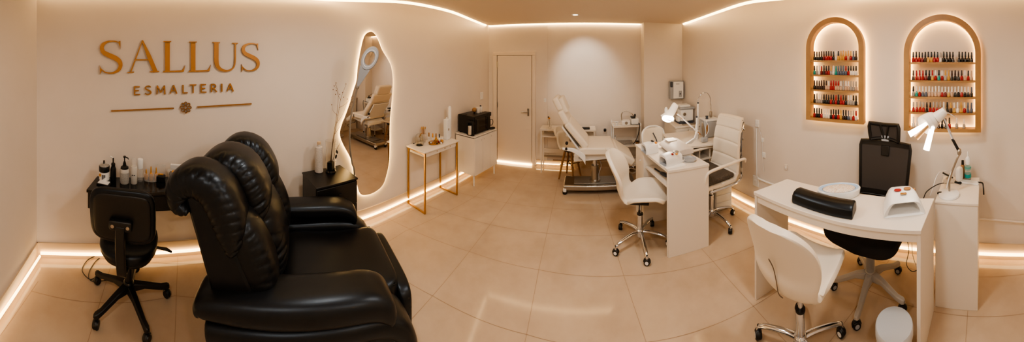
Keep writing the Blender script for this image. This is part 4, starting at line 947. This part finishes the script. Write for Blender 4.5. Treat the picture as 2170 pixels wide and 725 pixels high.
dd = MB().prism(rl([(1.19, 2.75), (1.78, 2.71), (1.78, 2.949), (1.19, 2.949)]), .30, .40).build('drawer', M_white, t, bevel=.002); MB().obox((.10, -.235, .36), (.06, .012, .01)).build('drawer_pull', M_navy, dd)
t = thing('drawer_unit', 'small white drawer unit on the floor under the corner desk', 'drawer unit', (1.55, 2.66, 0), R(-4)); MB().box(-.10, .12, -.10, .07, .01, .28).build('unit_body', M_whitep, t, bevel=.006)
for k in range(3): MB().box(-.09, .11, -.108, -.101, .02+k*.088, .10+k*.088).build('drawer', M_whitep, t, bevel=.004)
t = thing('back_counter', 'grey white counter cabinet against the far right corner carrying the sterilizer', 'cabinet', (1.45, 3.65, 0))
rl = lambda P: [(x-1.45, y-3.65) for x, y in P]
MB().prism(rl([(1.26, 3.40), (1.66, 3.40), (1.555, 3.97), (1.26, 3.97)]), .79, .815).build('counter_top', M_white, t, bevel=.003); MB().prism(rl([(1.28, 3.42), (1.65, 3.42), (1.55, 3.96), (1.28, 3.96)]), 0, .7895).build('carcass', M_white, t, bevel=.002)
for k in range(2):
    d_ = MB().box(-.165+k*.19, .015+k*.19, -.246, -.231, .50, .77).build('door', M_white, t, bevel=.003); MB().tube([(-.01+k*.17, -.25, .72), (-.01+k*.17, -.262, .70), (-.01+k*.17, -.25, .66)], .006, 6).build('door_pull', M_navy, d_)
# sterilizer / device on back counter
t = thing('sterilizer', 'boxy white sterilizer machine with grey base on the back counter', 'device', (1.48, 3.62, .815))
MB().box(-.11, .13, -.09, .10, 0, .03).build('base', M_navy, t, bevel=.006); MB().box(-.07, .13, -.085, .10, .03, .21).build('body', M_whitep, t, bevel=.02, seg=3); MB().box(-.09, .15, -.10, .11, .211, .245).build('lid', M_greyp, t, bevel=.012)
MB().box(-.08, .08, -.08, .08, .2455, .275).build('top_tray', M_whitep, t, bevel=.006); MB().box(-.12, -.071, -.07, .03, .03, .10).build('side_step', M_whitep, t, bevel=.01)
g = MB().lathe([(.001, .012), (.022, .01), (.026, 0)], n=18, fn=lambda q: Vector((-.02+q.x, -.086-q.z, .14+q.y))).build('dial', M_steel, t); MB().blob((-.03, -.09, .07), (.03, .02, .04), .8, .8, 12, 8).build('spout', M_greyp, t)
t = thing('instrument_tray', 'flat grey instrument tray in front of the white sterilizer', 'tray', (1.50, 3.46, .816)); MB().box(-.10, .12, -.03, .03, 0, .012).build('tray_body', M_steel, t, bevel=.004)
# magnifier with hose and base unit
t = thing('water_unit', 'white wall unit with arched chrome hose and grey hand piece', 'device', (1.70, 3.0, .90), R(172-90))
M0 = Vector((1.60, 3.02, 0))
t.location = M0+Vector((0, 0, .756)); t.rotation_euler.z = 0
MB().box(-.09, .10, -.10, .10, 0, .21).build('unit_body', M_greyp, t, bevel=.012); MB().box(-.095, .105, -.105, .105, .211, .235).build('unit_lid', M_whitep, t, bevel=.006)
MB().lathe([(.012, 0), (.012, .45)], (-.17, -.02, 0), n=10).build('post', M_whitep, t)
MB().tube(crom([(-.17, -.02, .45), (-.165, -.02, .50), (-.12, -.02, .565), (-.04, -.02, .575), (.01, -.02, .51), (.02, -.02, .42)], 6), .007, 8).build('arched_hose', M_chrome, t)
MB().blob((-.17, -.02, .45), (.028, .028, .028), 1, 1, 12, 8).build('collar', M_navy, t); MB().lathe([(.007, .42), (.008, .33), (.02, .32), (.02, .25), (.012, .245)], (.02, -.02, 0), n=14).build('hand_piece', M_steel, t)
MB().lathe([(.02, .236), (.016, .255), (.022, .275)], (-.05, -.04, 0), n=14).build('valve', M_navy, t)
# articulated lamp on corner desk: lit head and slim arm
bp0 = W(1463, 303, .755)
t = thing('task_lamp', 'white clamp lamp with glowing head and gold toned arm on the corner desk', 'lamp', bp0)
DL = 2.95
def LQ(x, y, D=DL): return Q(x, y, D)
MB().loft([[LQ(1460, 304)+Vector(q) for q in ((-.05, -.02, 0), (.03, -.02, 0), (.03, .02, 0), (-.05, .02, 0))], [LQ(1474, 292)+Vector(q) for q in ((-.02, -.01, 0), (.012, -.01, 0), (.012, .01, 0), (-.02, .01, 0))], [LQ(1478, 276)+Vector(q) for q in ((-.01, -.01, 0), (.01, -.01, 0), (.01, .01, 0), (-.01, .01, 0))]]).build('lamp_foot', M_whitep, t, world=True, bevel=.004)
MB().tube([LQ(1482, 284), LQ(1446, 250), LQ(1435, 241)], .009, 8).build('lower_arm', M_whitep, t, world=True)
MB().tube([LQ(1484, 285), LQ(1466, 270)], .009, 8).build('spring_cover', M_wood, t, world=True); MB().tube([LQ(1447, 252), LQ(1434, 240)], .008, 8).build('elbow', M_wood, t, world=True)
hd = LQ(1422, 240); ax = (LQ(1433, 222)-LQ(1415, 248)).normalized()
def cone(P, r0, r1, name, m, n=20, par=None, cap=True):
    a, b = P; return MB().tube([a, b], [r0, r1], n, cap=cap).build(name, m, par or t, world=True)
MB().tube(crom([LQ(1414, 251), LQ(1418, 243), LQ(1424, 236), LQ(1431, 223), LQ(1433, 220)], 4), [.085, .078, .068, .06, .052, .05, .047, .045, .043, .042, .041, .04, .038, .036, .03, .022, .012], 20).build('lamp_shade', mat('thin white shade', (244, 238, 230), .4, emit=((1, .8, .6), .35)), t, world=True)
MB().blob(LQ(1411.5, 234), (.04, .03, .08), .9, .9, 14, 8).build('switch_box', M_whitep, t, world=True)
MB().blob(LQ(1415.5, 251, DL-.03), (.145, .10, .085), 1, 1, 20, 10, m=Matrix.Rotation(.15, 4, 'Y')).build('bulb', mat('bright bulb', (255, 245, 230), .4, emit=((1, .88, .70), 12)), t, world=True)
light('POINT', 'bulb_light', LQ(1412, 266, DL-.03), 2.2, (1, .86, .68), .05)
# small desk things
t = thing('leaf_sculpture', 'slim leaf shaped holders rising from a grey base on the corner desk', 'holder', W(1493, 301, .755))
MB().box(-.04, .04, -.025, .025, 0, .06).build('base', M_greyp, t, bevel=.012)
MB().blob((-.018, 0, .15), (.04, .012, .20), 1, 1, 14, 12, m=Matrix.Rotation(-.12, 4, 'Y')).build('grey_leaf', M_steel, t)
g = MB()
for s in (1,):
    P = crom([(.0, 0, .06), (.05, 0, .12), (.055, 0, .18), (.03, 0, .24), (.0, 0, .275)], 5); g.tube(P, .004, 6)
    P = crom([(.0, 0, .06), (.02, 0, .12), (.01, 0, .20), (.0, 0, .275)], 5); g.tube(P, .004, 6)
g.build('leaf_outline', M_whitep, t); MB().blob((.033, 0, .15), (.028, .006, .13), 1, 1, 12, 10, m=Matrix.Rotation(.1, 4, 'Y')).build('wooden_leaf', M_wood, t)
t = thing('spray_bottle', 'white slim bottle behind the lamp arm on the corner desk', 'bottle', W(1482, 300, .755)+Vector((.02, .12, 0))); MB().lathe([(.02, 0), (.022, .004), (.02, .16), (.01, .19), (.008, .27)], n=14).build('body', M_whitep, t); MB().lathe([(.012, .27), (.012, .29)], n=10).build('cap', M_navy, t)
# little stool in the corner behind the manicure desk
t = thing('white_stool', 'white low back chair with curved rim behind the far nail dryer', 'chair', (.93, 3.33, 0), R(10))
n = 9
gr_ = [[Vector(((-1+j/4)*.155*w, .03+.05*(1-((-1+j/4))**2), zz)) for j in range(9)] for zz, w in ((.60, .9), (.66, 1.0), (.74, 1.04), (.80, .98), (.835, .80))]
MB().sheet(gr_, .025).build('backrest', M_whitel, t, ang=60, sub=1); MB().tube(crom([(-.15, .03, .60), (-.165, .02, .70), (-.15, .04, .80), (-.06, .07, .85), (.06, .07, .85), (.15, .04, .80), (.165, .02, .70), (.15, .03, .60)], 5), .012, 8).build('back_rim', M_whitep, t)
MB().blob((0, -.14, .57), (.36, .34, .07), .6, .9, 30, 10).build('seat', M_whitel, t); MB().lathe([(.15, 0), (.15, .02), (.03, .04), (.025, .54)], (0, -.14, 0), n=24).build('pedestal', M_chrome, t)
MB().tube([(0, .035, .77), (.02, -.02, .70), (.03, -.03, .66)], .008, 6).build('dark_handle', M_navy, t)

# ================================================================ wall fittings on the right wall
plate('wall_socket', 'white socket with hanging white charger high beside the ribbed chair', AR, 1604, 262, .055, .085, toggles=1)
plate('wall_socket', 'white double socket box low on the conduit corner of the right wall', AR, 1601, 384, .085, .12, toggles=2)
plate('wall_socket', 'small round white timer on the right wall below the high socket', AR, 1615, 297, .035, .05, toggles=1)
plate('wall_socket', 'small square white socket on the right wall left of the curved desk', AR, 1618, 329, .045, .06, toggles=1)
plate('wall_socket', 'lone small socket plate on the bare right wall above the curved desk', AR, 1665, 355, .035, .055, m=M_wall, toggles=1)
tag(MB().tube([wq(AR, 1603, 272, .012), wq(AR, 1604, 376, .012)], .008, 8).build('wall_conduit', M_whitep), 'thin white vertical conduit on the right wall between two sockets', 'conduit')
tag(MB().tube([wq(AR, x, y, .014) for x, y in [(1606, 378), (1622, 385), (1640, 391.5), (1665, 401), (1691, 410.5), (1730, 423)]], .010, 8).build('wall_conduit', M_whitep), 'white horizontal conduit on the right wall behind the curved desk', 'conduit')
tag(MB().tube([wq(AR, x, y, .014) for x, y in [(2066, 462.5), (2100, 465.5), (2140, 469), (2170, 471.5), (2200, 472.5)]], .008, 8).build('wall_conduit', M_wall), 'wall coloured horizontal conduit right of the tall white cabinet', 'conduit')
tag(MB().tube(crom([wq(AR, 1606, 264, .02), wq(AR, 1611, 280, .012), wq(AR, 1615, 296, .014), wq(AR, 1616, 330, .012), wq(AR, 1619, 365, .012)], 5), .0025, 6).build('charger_cable', M_whitep), 'thin white cable hanging past the small round timer on the right wall', 'cable')

# ================================================================ arched shelves with nail polish
PC = {'k': (14, 12, 12), 'r': (158, 14, 26), 'w': (236, 226, 212), 'g': (200, 150, 70), 'b': (84, 94, 110), 't': (10, 140, 130), 'd': (62, 40, 30), 'n': (196, 160, 132), 'm': (110, 14, 24), 's': (160, 150, 140), 'p': (228, 110, 116), 'c': (226, 214, 198)}
CNm = {'k': 'black', 'r': 'red', 'w': 'white', 'g': 'gold', 'b': 'slate blue', 't': 'teal', 'd': 'dark brown', 'n': 'nude', 'm': 'maroon', 's': 'silver grey', 'p': 'pink', 'c': 'clear'}
bmesh_c, cmesh_c = {}, {}
def polish(lb, loc, b, c, k, gr, kind=0, s=1.0):
    t = thing('nail_polish_bottle', lb, 'nail polish', loc, random.uniform(-.3, .3), gr)
    key = (b, kind)
    if key not in bmesh_c:
        m = mat('polish '+CNm[b], PC[b], .14, coat=.4, spec=.6)
        prof = [(.0115, 0), (.0135, .003), (.0135, .027), (.011, .034), (.006, .038), (.006, .041)] if kind == 0 else [(.012, 0), (.0148, .004), (.0135, .016), (.010, .032), (.006, .037), (.006, .041)]
        o = MB().lathe(prof, n=12).build('bottle', m, t); bmesh_c[key] = o.data
    else:
        o = bpy.data.objects.new('bottle', bmesh_c[key]); col.objects.link(o); o.parent = t
    if c not in cmesh_c:
        m = mat('cap '+CNm[c], PC[c] if c != 'c' else (232, 222, 210), .25)
        o2 = MB().lathe([(.0085, .041), (.0085, .046), (.0065, .083), (.005, .085)], n=10).build('cap', m, t); cmesh_c[c] = o2.data
    else:
        o2 = bpy.data.objects.new('cap', cmesh_c[c]); col.objects.link(o2); o2.parent = t
    t.scale = (s, s, s*1.04)
ORD = ['first', 'second', 'third', 'fourth', 'fifth', 'sixth', 'seventh', 'eighth', 'ninth', 'tenth', 'eleventh', 'twelfth', 'thirteenth', 'fourteenth', 'fifteenth', 'sixteenth', 'seventeenth', 'eighteenth', 'nineteenth', 'twentieth', 'twenty-first', 'twenty-second']
def arch(lb, A, xl, xr, ztop, zbot, zs, rows, side, dep=.085, band=.048, cnt=None):
    pl, pr = wp(A, xl, .0), wp(A, xr, .0)
    # front plane edges
    def front(x):
        th = (x-X0)/F; d = Vector((sin(th), cos(th), 0)); n_ = wn(A, (xl+xr)/2); o = wp(A, (xl+xr)/2, dep+.03)
        return d*(o.dot(n_)/d.dot(n_))
    fl_, fr2 = front(xl), front(xr); c = (fl_+fr2)/2; wd = (fr2-fl_).length; ux = (fr2-fl_).normalized(); n_ = wn(A, (xl+xr)/2)
    t = thing('arched_shelf', lb, 'shelf', (c.x, c.y, zbot)); a = wd/2; zsp = ztop-a
    def loc(u, z, o): return c+ux*u+n_*(o-dep)+Vector((0, 0, z))    # o=0 back, dep front
    def outline(r, ins, zb):
        P = [(-r, zb)]+[(-r*cos(pi*k/28), zsp+r*sin(pi*k/28)) for k in range(29)]+[(r, zb)]
        return P
    O, I_ = outline(a, 0, zbot), outline(a-band, 0, zbot+band*.55)
    ring = lambda P, o: [loc(u, z, o) for u, z in P]
    g = MB(); g.loft([ring(O, 0), ring(O, dep), ring(I_, dep), ring(I_, 0), ring(O, 0)], cap=False)
    g.build('arch_frame', M_goldw, t, world=True, bevel=.0)
    for zz in zs[:-1]:
        g = MB(); w = a-band-.001; P = [(-w, zz-.016), (w, zz-.016), (w, zz), (-w, zz)]; g.loft([ring(P, .004), ring(P, dep-.006)]).build('shelf_board', M_goldw, t, world=True)
    # halo strips: behind the frame, outside and inside
    Hh = outline(a-.012, 0, zbot+.012); hs = [loc(u, z, -.012) for u, z in Hh]; MB().tube(hs+[hs[0]], .005, 6, cap=False).build('outer_halo_strip', M_ledh, t, world=True)
    Hi = outline(a-band+.006, 0, zbot+band*.55-.002); hs = [loc(u, z, -.010) for u, z in Hi]; MB().tube(hs, .004, 6, cap=False).build('inner_halo_strip', M_ledh, t, world=True)
    w = a-band-.018
    for ri, (row, zz) in enumerate(zip(rows, zs)):
        n = cnt or 19
        toks = row.split(); N = len(toks)
        for i, tk in enumerate(toks):
            if tk == '-': continue
            u = -w+2*w*(i+.5)/N*1.0; rank = ORD[sum(1 for q in toks[:i] if q != '-')]
            zz_ = zz if ri < len(zs)-1 else zbot+band*.55
            q = loc(u, zz_+.0008, dep*.62); 
            sh = ['top', 'second', 'middle', 'fourth', 'bottom'][ri]
            polish('%s nail polish, %s cap, %s from left, %s shelf of %s arch' % (CNm[tk[0]], CNm[tk[1]], rank, sh, side), (q.x, q.y, q.z), tk[0], tk[1], i, 'nail polish bottles in the %s arched shelf' % side, kind=(ri+i) % 2 if side == 'right' else 0, s=random.uniform(.95, 1.04))
arch('left golden arched wall shelf with glowing edge holding rows of nail polish', AR, 1708, 1830, 2.165, 1.178, [1.759, 1.62, 1.477, 1.344, 1.20],
     ['kd kd kd kd md rd rd rd kk cw gk gg gg rg ng rg bb dd', 'tk ss ww mr dd mk rd sg cc tt bb bb bb br rk wk wk wk', 'kd dd dd dd dd nd nc rr rr nr nr nc ss nc nc ss ss ns', 'kk ss sc ss kk kd kk rd dk rr kk rr rd kd sc sc sk kk', 'rd kk kk rd cc cc cc kk rk kk rk gg dk kk bb ss rs cr'], 'left')
arch('right golden arched wall shelf with glowing edge behind the white desk lamp', AR, 1915, 2079, 2.153, 1.143, [1.742, 1.584, 1.442, 1.306, 1.17],
     ['rk rk rk mk dk gk gk rk rk cs kk kk kk kk - kk kk kk kk kk', 'dd rr rr rr mk kk gr rc tk rc sg gg kd kd kd rd nc rk nn', 'sk tc rc bc bc nc nc nc nc rc mc gc nc kc kc rc kc kc kb', 'rs rs rs rs kk rk rs rs rs wc kk dg gc wc gg rc bb bb', 'cc cc cc - - - - dk kk kd rk - sc - sc - -'], 'right')

# ================================================================ curved white desk
t = thing('curved_desk', 'white desk with a curved front edge and panel legs in the right foreground', 'desk', (1.50, .92, 0))
rl = lambda P: [(x-1.5, y-.92) for x, y in P]
fe = crom([W(1597, 406, .79), W(1650, 429, .79), W(1705, 449, .79), W(1780, 470, .79), W(1860, 483, .79), W(1952, 489, .79)], 6)
bkL, bkR = W(1668, 379, .79), W(1980, 420, .79)
outl = [(p.x, p.y) for p in fe]+[(bkR.x, bkR.y), (bkL.x, bkL.y)]
MB().prism(rl(outl), .765, .79).build('desk_top', M_white, t, bevel=.003)
apr = [(p.x+.012, p.y) for p in fe[1:-1]]; ap2 = [(x+.018, y) for x, y in reversed(apr)]
MB().prism(rl(apr+ap2), .715, .7645).build('front_apron', M_white, t)
pa, pb = fe[0], bkL
MB().prism(rl([(pa.x+.006, pa.y-.004), (pa.x+.006, pa.y-.024), (pb.x-.01, pb.y-.024), (pb.x-.01, pb.y-.004)]), 0, .7645).build('side_panel', M_white, t, bevel=.002)
pa, pb = fe[-1], bkR
MB().prism(rl([(pa.x+.006, pa.y+.028), (pa.x+.006, pa.y+.004), (pb.x-.004, pb.y+.004), (pb.x-.004, pb.y+.028)]), 0, .7645).build('side_panel', M_white, t, bevel=.002)
z = .79
# arm rest
P = crom([W(1677, 431, z), W(1720, 447.5, z), (W(1765, 460.5, z)), W(1806, 468, z)], 8)
c0_ = sum(P, Vector())/len(P)
t = thing('arm_rest', 'long black curved leather arm rest cushion on the curved desk', 'arm rest', c0_)
rg = []
for i, p in enumerate(P):
    tt = (P[min(i+1, len(P)-1)]-P[max(i-1, 0)]).normalized(); nn = Vector((-tt.y, tt.x, 0)); nn = nn if nn.x > 0 else -nn; p = p+nn*.06
    e = .95 if i in (0, len(P)-1) else 1
    rg.append([p+nn*u*e-c0_+Vector((0, 0, zz*e+.001)) for u, zz in ((-.055, 0), (-.06, .02), (-.055, .055), (-.035, .073), (0, .08), (.035, .073), (.055, .055), (.06, .02), (.055, 0))])
MB().loft(rg).build('cushion', M_leather, t, bevel=.004, ang=50)
# foot bath like bead tray
p = W(1778, 414, z)
t = thing('bead_tray', 'oval white basin with pale blue rim filled with beads on the curved desk', 'basin', p, R(-50))
def ov(q): return Vector((q.x*1.0, q.y*.58, q.z))
MB().lathe([(.115, 0), (.125, .01), (.130, .05), (.122, .058), (.108, .05), (.104, .035), (.001, .035)], n=40, fn=ov).build('basin_body', M_whitep, t)
MB().lathe([(.124, .0585), (.108, .0515), (.10, .0505)], n=40, fn=ov, cap=False).build('blue_rim', M_blue, t)
MB().blob((0, 0, .05), (.195, .112, .03), .9, 1, 36, 10).build('bead_heap', M_beads, t)
t.scale = (1.2, 1.05, .95)
p = W(1912, 440, z)
t = thing('nail_dryer', 'white rounded nail dryer with flower decor at the right of the curved desk', 'nail lamp', p, R(-62))
def arch2(w_, h_, y, z0=0.0):
    P = crom([(-1, 0, 0), (-.97, 0, .22), (-.86, 0, .55), (-.72, 0, .84), (-.56, 0, .97), (-.3, 0, 1.0), (0, 0, 1.01), (.3, 0, 1.0), (.56, 0, .97), (.72, 0, .84), (.86, 0, .55), (.97, 0, .22), (1, 0, 0)], 3)
    return [Vector((p.x*w_/2, y, z0+p.z*h_)) for p in P]
MB().loft([arch2(.17, .06, .06, z0=.008), arch2(.205, .068, -.085, z0=.008), arch2(.265, .085, -.10), arch2(.262, .108, -.055), arch2(.25, .112, .02), arch2(.22, .098, .085), arch2(.19, .07, .105)]).build('housing', M_whitep, t, bevel=.003, ang=55)
MB().box(-.09, .09, -.088, .06, .0, .0055).build('base_tray', M_greyp, t, bevel=.002)
MB().blob((-.03, -.0, .1175), (.05, .03, .012), .8, .9, 14, 6).build('red_flower', M_red, t); MB().blob((.035, .01, .1175), (.05, .035, .012), .8, .9, 14, 6).build('brown_flower', M_wood, t); MB().box(-.02, .02, -.058, -.038, .1145, .1185).build('display', M_gold, t, bevel=.002); MB().blob((.085, .03, .09), (.02, .03, .03), .8, .9, 12, 6).build('brown_flower', M_wood, t)
# ================================================================ tall cabinet on the right
t = thing('white_side_cabinet', 'plain white tall narrow cabinet standing at the right end of the curved desk', 'cabinet', (1.95, .21, 0))
x0, x1 = 1.785, 2.185
MB().box(x0-1.95, x1-1.95, .05-.21, .352-.21, 0, .735).build('carcass', M_white, t, bevel=.002); MB().box(x0-.004-1.95, x1-1.95, .046-.21, .354-.21, .736, .753).build('cabinet_top', M_white, t, bevel=.002)
z = .753
for xx, zz in ((1.80, .70), (1.80, .60)): MB().blob((xx-1.95, .0495-.21, zz), (.007, .004, .007), 1, 1, 8, 6).build('screw_cap', M_greyp, t)
bpos = W(2011, 414, z)
t = thing('desk_lamp', 'white articulated desk lamp with petal head and glowing tubes on the tall cabinet', 'lamp', bpos)
DD = bpos.length if False else math.hypot(bpos.x, bpos.y)
def G(x, y, D=DD): return Q(x, y, D)
MB().lathe([(.078, 0), (.08, .008), (.076, .016), (.03, .026), (.012, .032)], n=36).build('lamp_base', M_whitep, t)
MB().tube([G(2012, 410), G(2012, 385), G(2018, 362), G(2029, 335), G(2036, 322)], .008, 8).build('lower_arm', M_steel, t, world=True); MB().tube([G(2006, 398), G(2012, 375), G(2022, 350), G(2032, 326)], .005, 8).build('lower_rod', M_whitep, t, world=True)
MB().blob(G(2033, 322), (.04, .03, .05), .7, .7, 14, 8).build('elbow', M_steel, t, world=True)
MB().tube([G(2033, 322), G(2018, 294)], .011, 8).build('spring_cover', M_black, t, world=True); MB().tube([G(2020, 297), G(2000, 252)], .010, 8).build('upper_arm', M_chrome, t, world=True)
DH = DD-.12
sh = [Q(2003, 234, DH), Q(1992, 244, DH), Q(1984, 250, DH), Q(1972, 257, DH), Q(1958, 266, DH-.03), Q(1950, 272, DH-.04)]
M_shade = mat('white enamel shade', (238, 232, 224), .35)
MB().tube(sh[:3], [.028, .038, .042], 20).build('lamp_socket', M_shade, t, world=True)
MB().tube(crom(sh[2:5], 4), [.042, .050, .056, .061, .064, .066, .067, .067, .066], 22, cap=True).build('lamp_shade', M_shade, t, world=True)
for a, b, m_, w, nm in [((1966, 262), (1927, 285), M_bulb, .020, 'glowing_tube'), ((1976, 268), (1963, 318), M_bulb, .021, 'glowing_tube'), ((1970, 262), (1941, 293), M_goldw, .019, 'amber_tube')]:
    MB().tube([Q(*a, DH-.06), Q(*b, DH-.09)], [w*.8, w], 12).build(nm, m_, t, world=True)
MB().tube([G(2003, 236, DH), G(2012, 240, DH), G(2024, 247, DH)], .004, 6).build('handle_wire', M_chrome, t, world=True)
light('POINT', 'lamp_light', Q(1948, 318, DH-.12), 1.6, (1, .88, .72), .04)
tag(MB().tube(crom([G(2000, 388, DD+.1), G(1985, 392, DD), G(1965, 405, DD-.02), G(1958, 418, DD-.02), G(1954, 430, DD)]+[], 6), .0035, 6).build('lamp_cable', M_black), 'black cable draped from the tall cabinet down behind the curved desk', 'cable')
tag(MB().tube(crom([G(2005, 362, DD+.15), G(1992, 364, DD+.1), G(1983, 378, DD+.05), G(1977, 398, DD+.03), G(1971, 415, DD+.03)], 6), .003, 6).build('lamp_cable', M_whitep), 'thin white cable looping left of the desk lamp base', 'cable')
tag(MB().blob(W(1976, 411, z)+Vector((.0, -.065, .011)), (.03, .06, .02), .8, .8, 14, 8).build('cable_switch', M_black), 'black inline cable switch at the edge of the tall cabinet', 'switch')
t = thing('spray_bottle', 'tall clear bottle with teal label and white pump at the back of the tall cabinet', 'bottle', W(2051, 380, z)); 
MB().lathe([(.026, 0), (.029, .005), (.029, .10), (.022, .12), (.02, .13)], n=20).build('body', M_acryl, t); MB().lathe([(.021, .13), (.022, .175), (.012, .19), (.006, .195), (.005, .235)], n=16).build('pump_cap', M_whitep, t)
MB().lathe([(.0295, .02), (.0295, .05)], n=20).build('label', M_teal, t); MB().lathe([(.0285, .085), (.0285, .107)], n=20).build('label', M_teal, t)
t = thing('tape_dispenser', 'rounded white dispenser with black foot beside the desk lamp', 'dispenser', W(2033, 386, z), -.4)
MB().blob((0, 0, .065), (.07, .05, .12), .6, .6, 24, 14).build('housing', M_whitep, t); MB().box(-.035, .035, -.03, .03, 0, .012).build('foot', M_black, t, bevel=.003)
t = thing('amber_bottle', 'small amber bottle standing behind the white dispenser', 'bottle', W(2040, 377, z)); MB().lathe([(.018, 0), (.02, .004), (.02, .10), (.01, .115)], n=16).build('body', M_wood, t); MB().lathe([(.012, .115), (.011, .15)], n=12).build('cap', M_black, t)
t = thing('tool_tray', 'clear tray with dark tools left of the desk lamp pole', 'tray', W(2010, 384, z), .3); MB().box(-.05, .05, -.045, .045, 0, .035).build('tray_wall', M_acryl, t, bevel=.004); MB().tube([(-.03, -.03, .04), (.05, .04, .05)], .007, 8).build('dark_tool', M_black, t); MB().tube([(-.04, .02, .038), (.045, -.02, .042)], .006, 8).build('steel_tool', M_steel, t)
t = thing('power_brick', 'white and black cable plug lying at the right edge of the tall cabinet', 'plug', W(2050, 387, z), -.2); MB().box(-.03, .02, -.10, .05, 0, .015).build('plug_body', M_whitep, t, bevel=.004)
MB().tube(crom([(-.0, -.09, .012), (-.02, -.13, .02), (-.05, -.145, .0), (-.06, -.15, -.05)], 5), .006, 8).build('plug_cable', M_black, t)

# ================================================================ black mesh office chair
t = thing('mesh_office_chair', 'tall black mesh office chair with headrest behind the curved desk', 'chair', (1.74, .84, 0), R(92))
star(t, .28, [R(a-92) for a in (187, 115, 43, -29, -101)], mat('light grey plastic', (176, 170, 164), .4), hubz=.15, endz=.09, ring=M_greyp)
MB().lathe([(.034, .17), (.034, .33), (.02, .335), (.02, .44)], n=18).build('gas_column', M_greyp, t)
MB().blob((0, .02, .52), (.58, .50, .11), .45, .3, 40, 14, fn=lambda p: Vector((p.x, p.y, p.z-.25*max(0, p.y-.1)**2*4+.03*(p.x/.25)**2))).build('seat', M_meshd, t)
MB().box(-.13, .13, -.14, .14, .425, .46).build('tilt_mechanism', M_black, t, bevel=.015)
def bkp(u, v, off=0):                                       # back frame surface: u across -1..1, v up 0..1
    w = .205+.03*v-.012*(v > .97); z_ = .60+.44*v
    return Vector((u*w, -.245-.07*v-.03*(1-u*u)-.0-off, z_))
rim = [bkp(-1, v/10) for v in range(0, 11)]+[bkp(u/5, 1) for u in range(-4, 5)]+[bkp(1, v/10) for v in range(10, -1, -1)]+[bkp(u/5, 0) for u in range(4, -5, -1)]
MB().tube(rim+[rim[0]], .014, 8, cap=False).build('back_frame', M_black, t)
MB().sheet([[bkp(-1+j/5, i/8) for j in range(11)] for i in range(9)], .006).build('back_mesh', mat('sheer mesh', (60, 54, 51), .75, bump=(700, .7, .001)), t)
MB().sheet([[bkp(-.98+j*.98/5, v, -.006) for j in range(11)] for v in (0, .05, .10)], .012).build('lower_band', M_black, t); MB().sheet([[bkp(-.98+j*.98/5, v, -.006) for j in range(11)] for v in (.93, .96, .99)], .012).build('upper_band', M_black, t)
MB().sheet([[bkp(u, v, -.012) for u in (-.16, 0, .16)] for v in (.74, .82, .93)], .012).build('hook_tab', M_black, t, bevel=.004); MB().tube(crom([(0, -.30, .60), (0, -.33, .75), (0, -.36, .95), (0, -.345, 1.09)], 5), .016, 8).build('spine', M_black, t)
MB().tube([(0, -.10, .44), (0, -.26, .47), (0, -.31, .62)], .022, 8).build('back_support', M_black, t)
MB().box(-.035, .035, -.335, -.315, 1.05, 1.10).build('neck_post', M_greyp, t, bevel=.005)
def hp_(u, v): return Vector((u*(.14-.012*(1-v)-.01*(v > .9)), -.30-.03*(1-u*u)+.02*v, 1.075+.125*v+.012*u*u*(1 if v > .5 else -1)))
hr = [hp_(-1, v/4) for v in range(5)]+[hp_(u/4, 1) for u in range(-3, 4)]+[hp_(1, v/4) for v in range(4, -1, -1)]+[hp_(u/4, 0) for u in range(3, -4, -1)]
MB().tube(hr+[hr[0]], .016, 8, cap=False).build('headrest_frame', M_black, t); MB().sheet([[hp_(-1+j/4, i/4) for j in range(9)] for i in range(5)], .006).build('headrest_mesh', mat('sheer mesh', (34, 30, 29), .7), t)
for s in (-1, 1): MB().tube([hp_(s*.08, 0)+Vector((0, .01, 0)), hp_(s*.30, 1)+Vector((0, .01, 0))], .009, 6).build('headrest_rib', M_black, t)
# ================================================================ pedal bin
t = thing('pedal_bin', 'round light grey metal pedal bin on the floor before the curved desk', 'bin', (1.345, .50, 0), R(20))
M_bin = mat('light grey enamel', (190, 192, 196), .35)
MB().lathe([(.098, .0), (.10, .012), (.10, .205), (.102, .21), (.102, .215)], n=40).build('bin_body', M_bin, t)
MB().lathe([(.104, .2155), (.107, .222), (.107, .262), (.102, .272), (.07, .277), (.001, .278)], n=40).build('lid', M_bin, t); MB().lathe([(.103, .0), (.103, .012)], n=40).build('foot_ring', M_black, t)
MB().tube(crom([(-.11*cos(k), -.11*sin(k), .19) for k in (.5, .9, 1.3)], 4), .004, 6).build('handle', M_steel, t); MB().box(-.13, -.095, -.02, .02, .01, .02).build('pedal', M_black, t)
g = MB()
g.tube(crom([W(1920, 500, .3), W(1926, 530, .2), W(1921, 560, .06), W(1932, 575, .01), W(1945, 572, .01)], 6), .003, 6)
tag(g.build('desk_cable', M_black), 'black cable hanging behind the right panel of the curved desk', 'cable')
tag(MB().tube(crom([W(1932, 500, .3), W(1934, 540, .15), W(1944, 568, .02), W(1950, 574, .01)], 6), .003, 6).build('desk_cable', M_whitep), 'white cable hanging behind the right panel of the curved desk', 'cable')
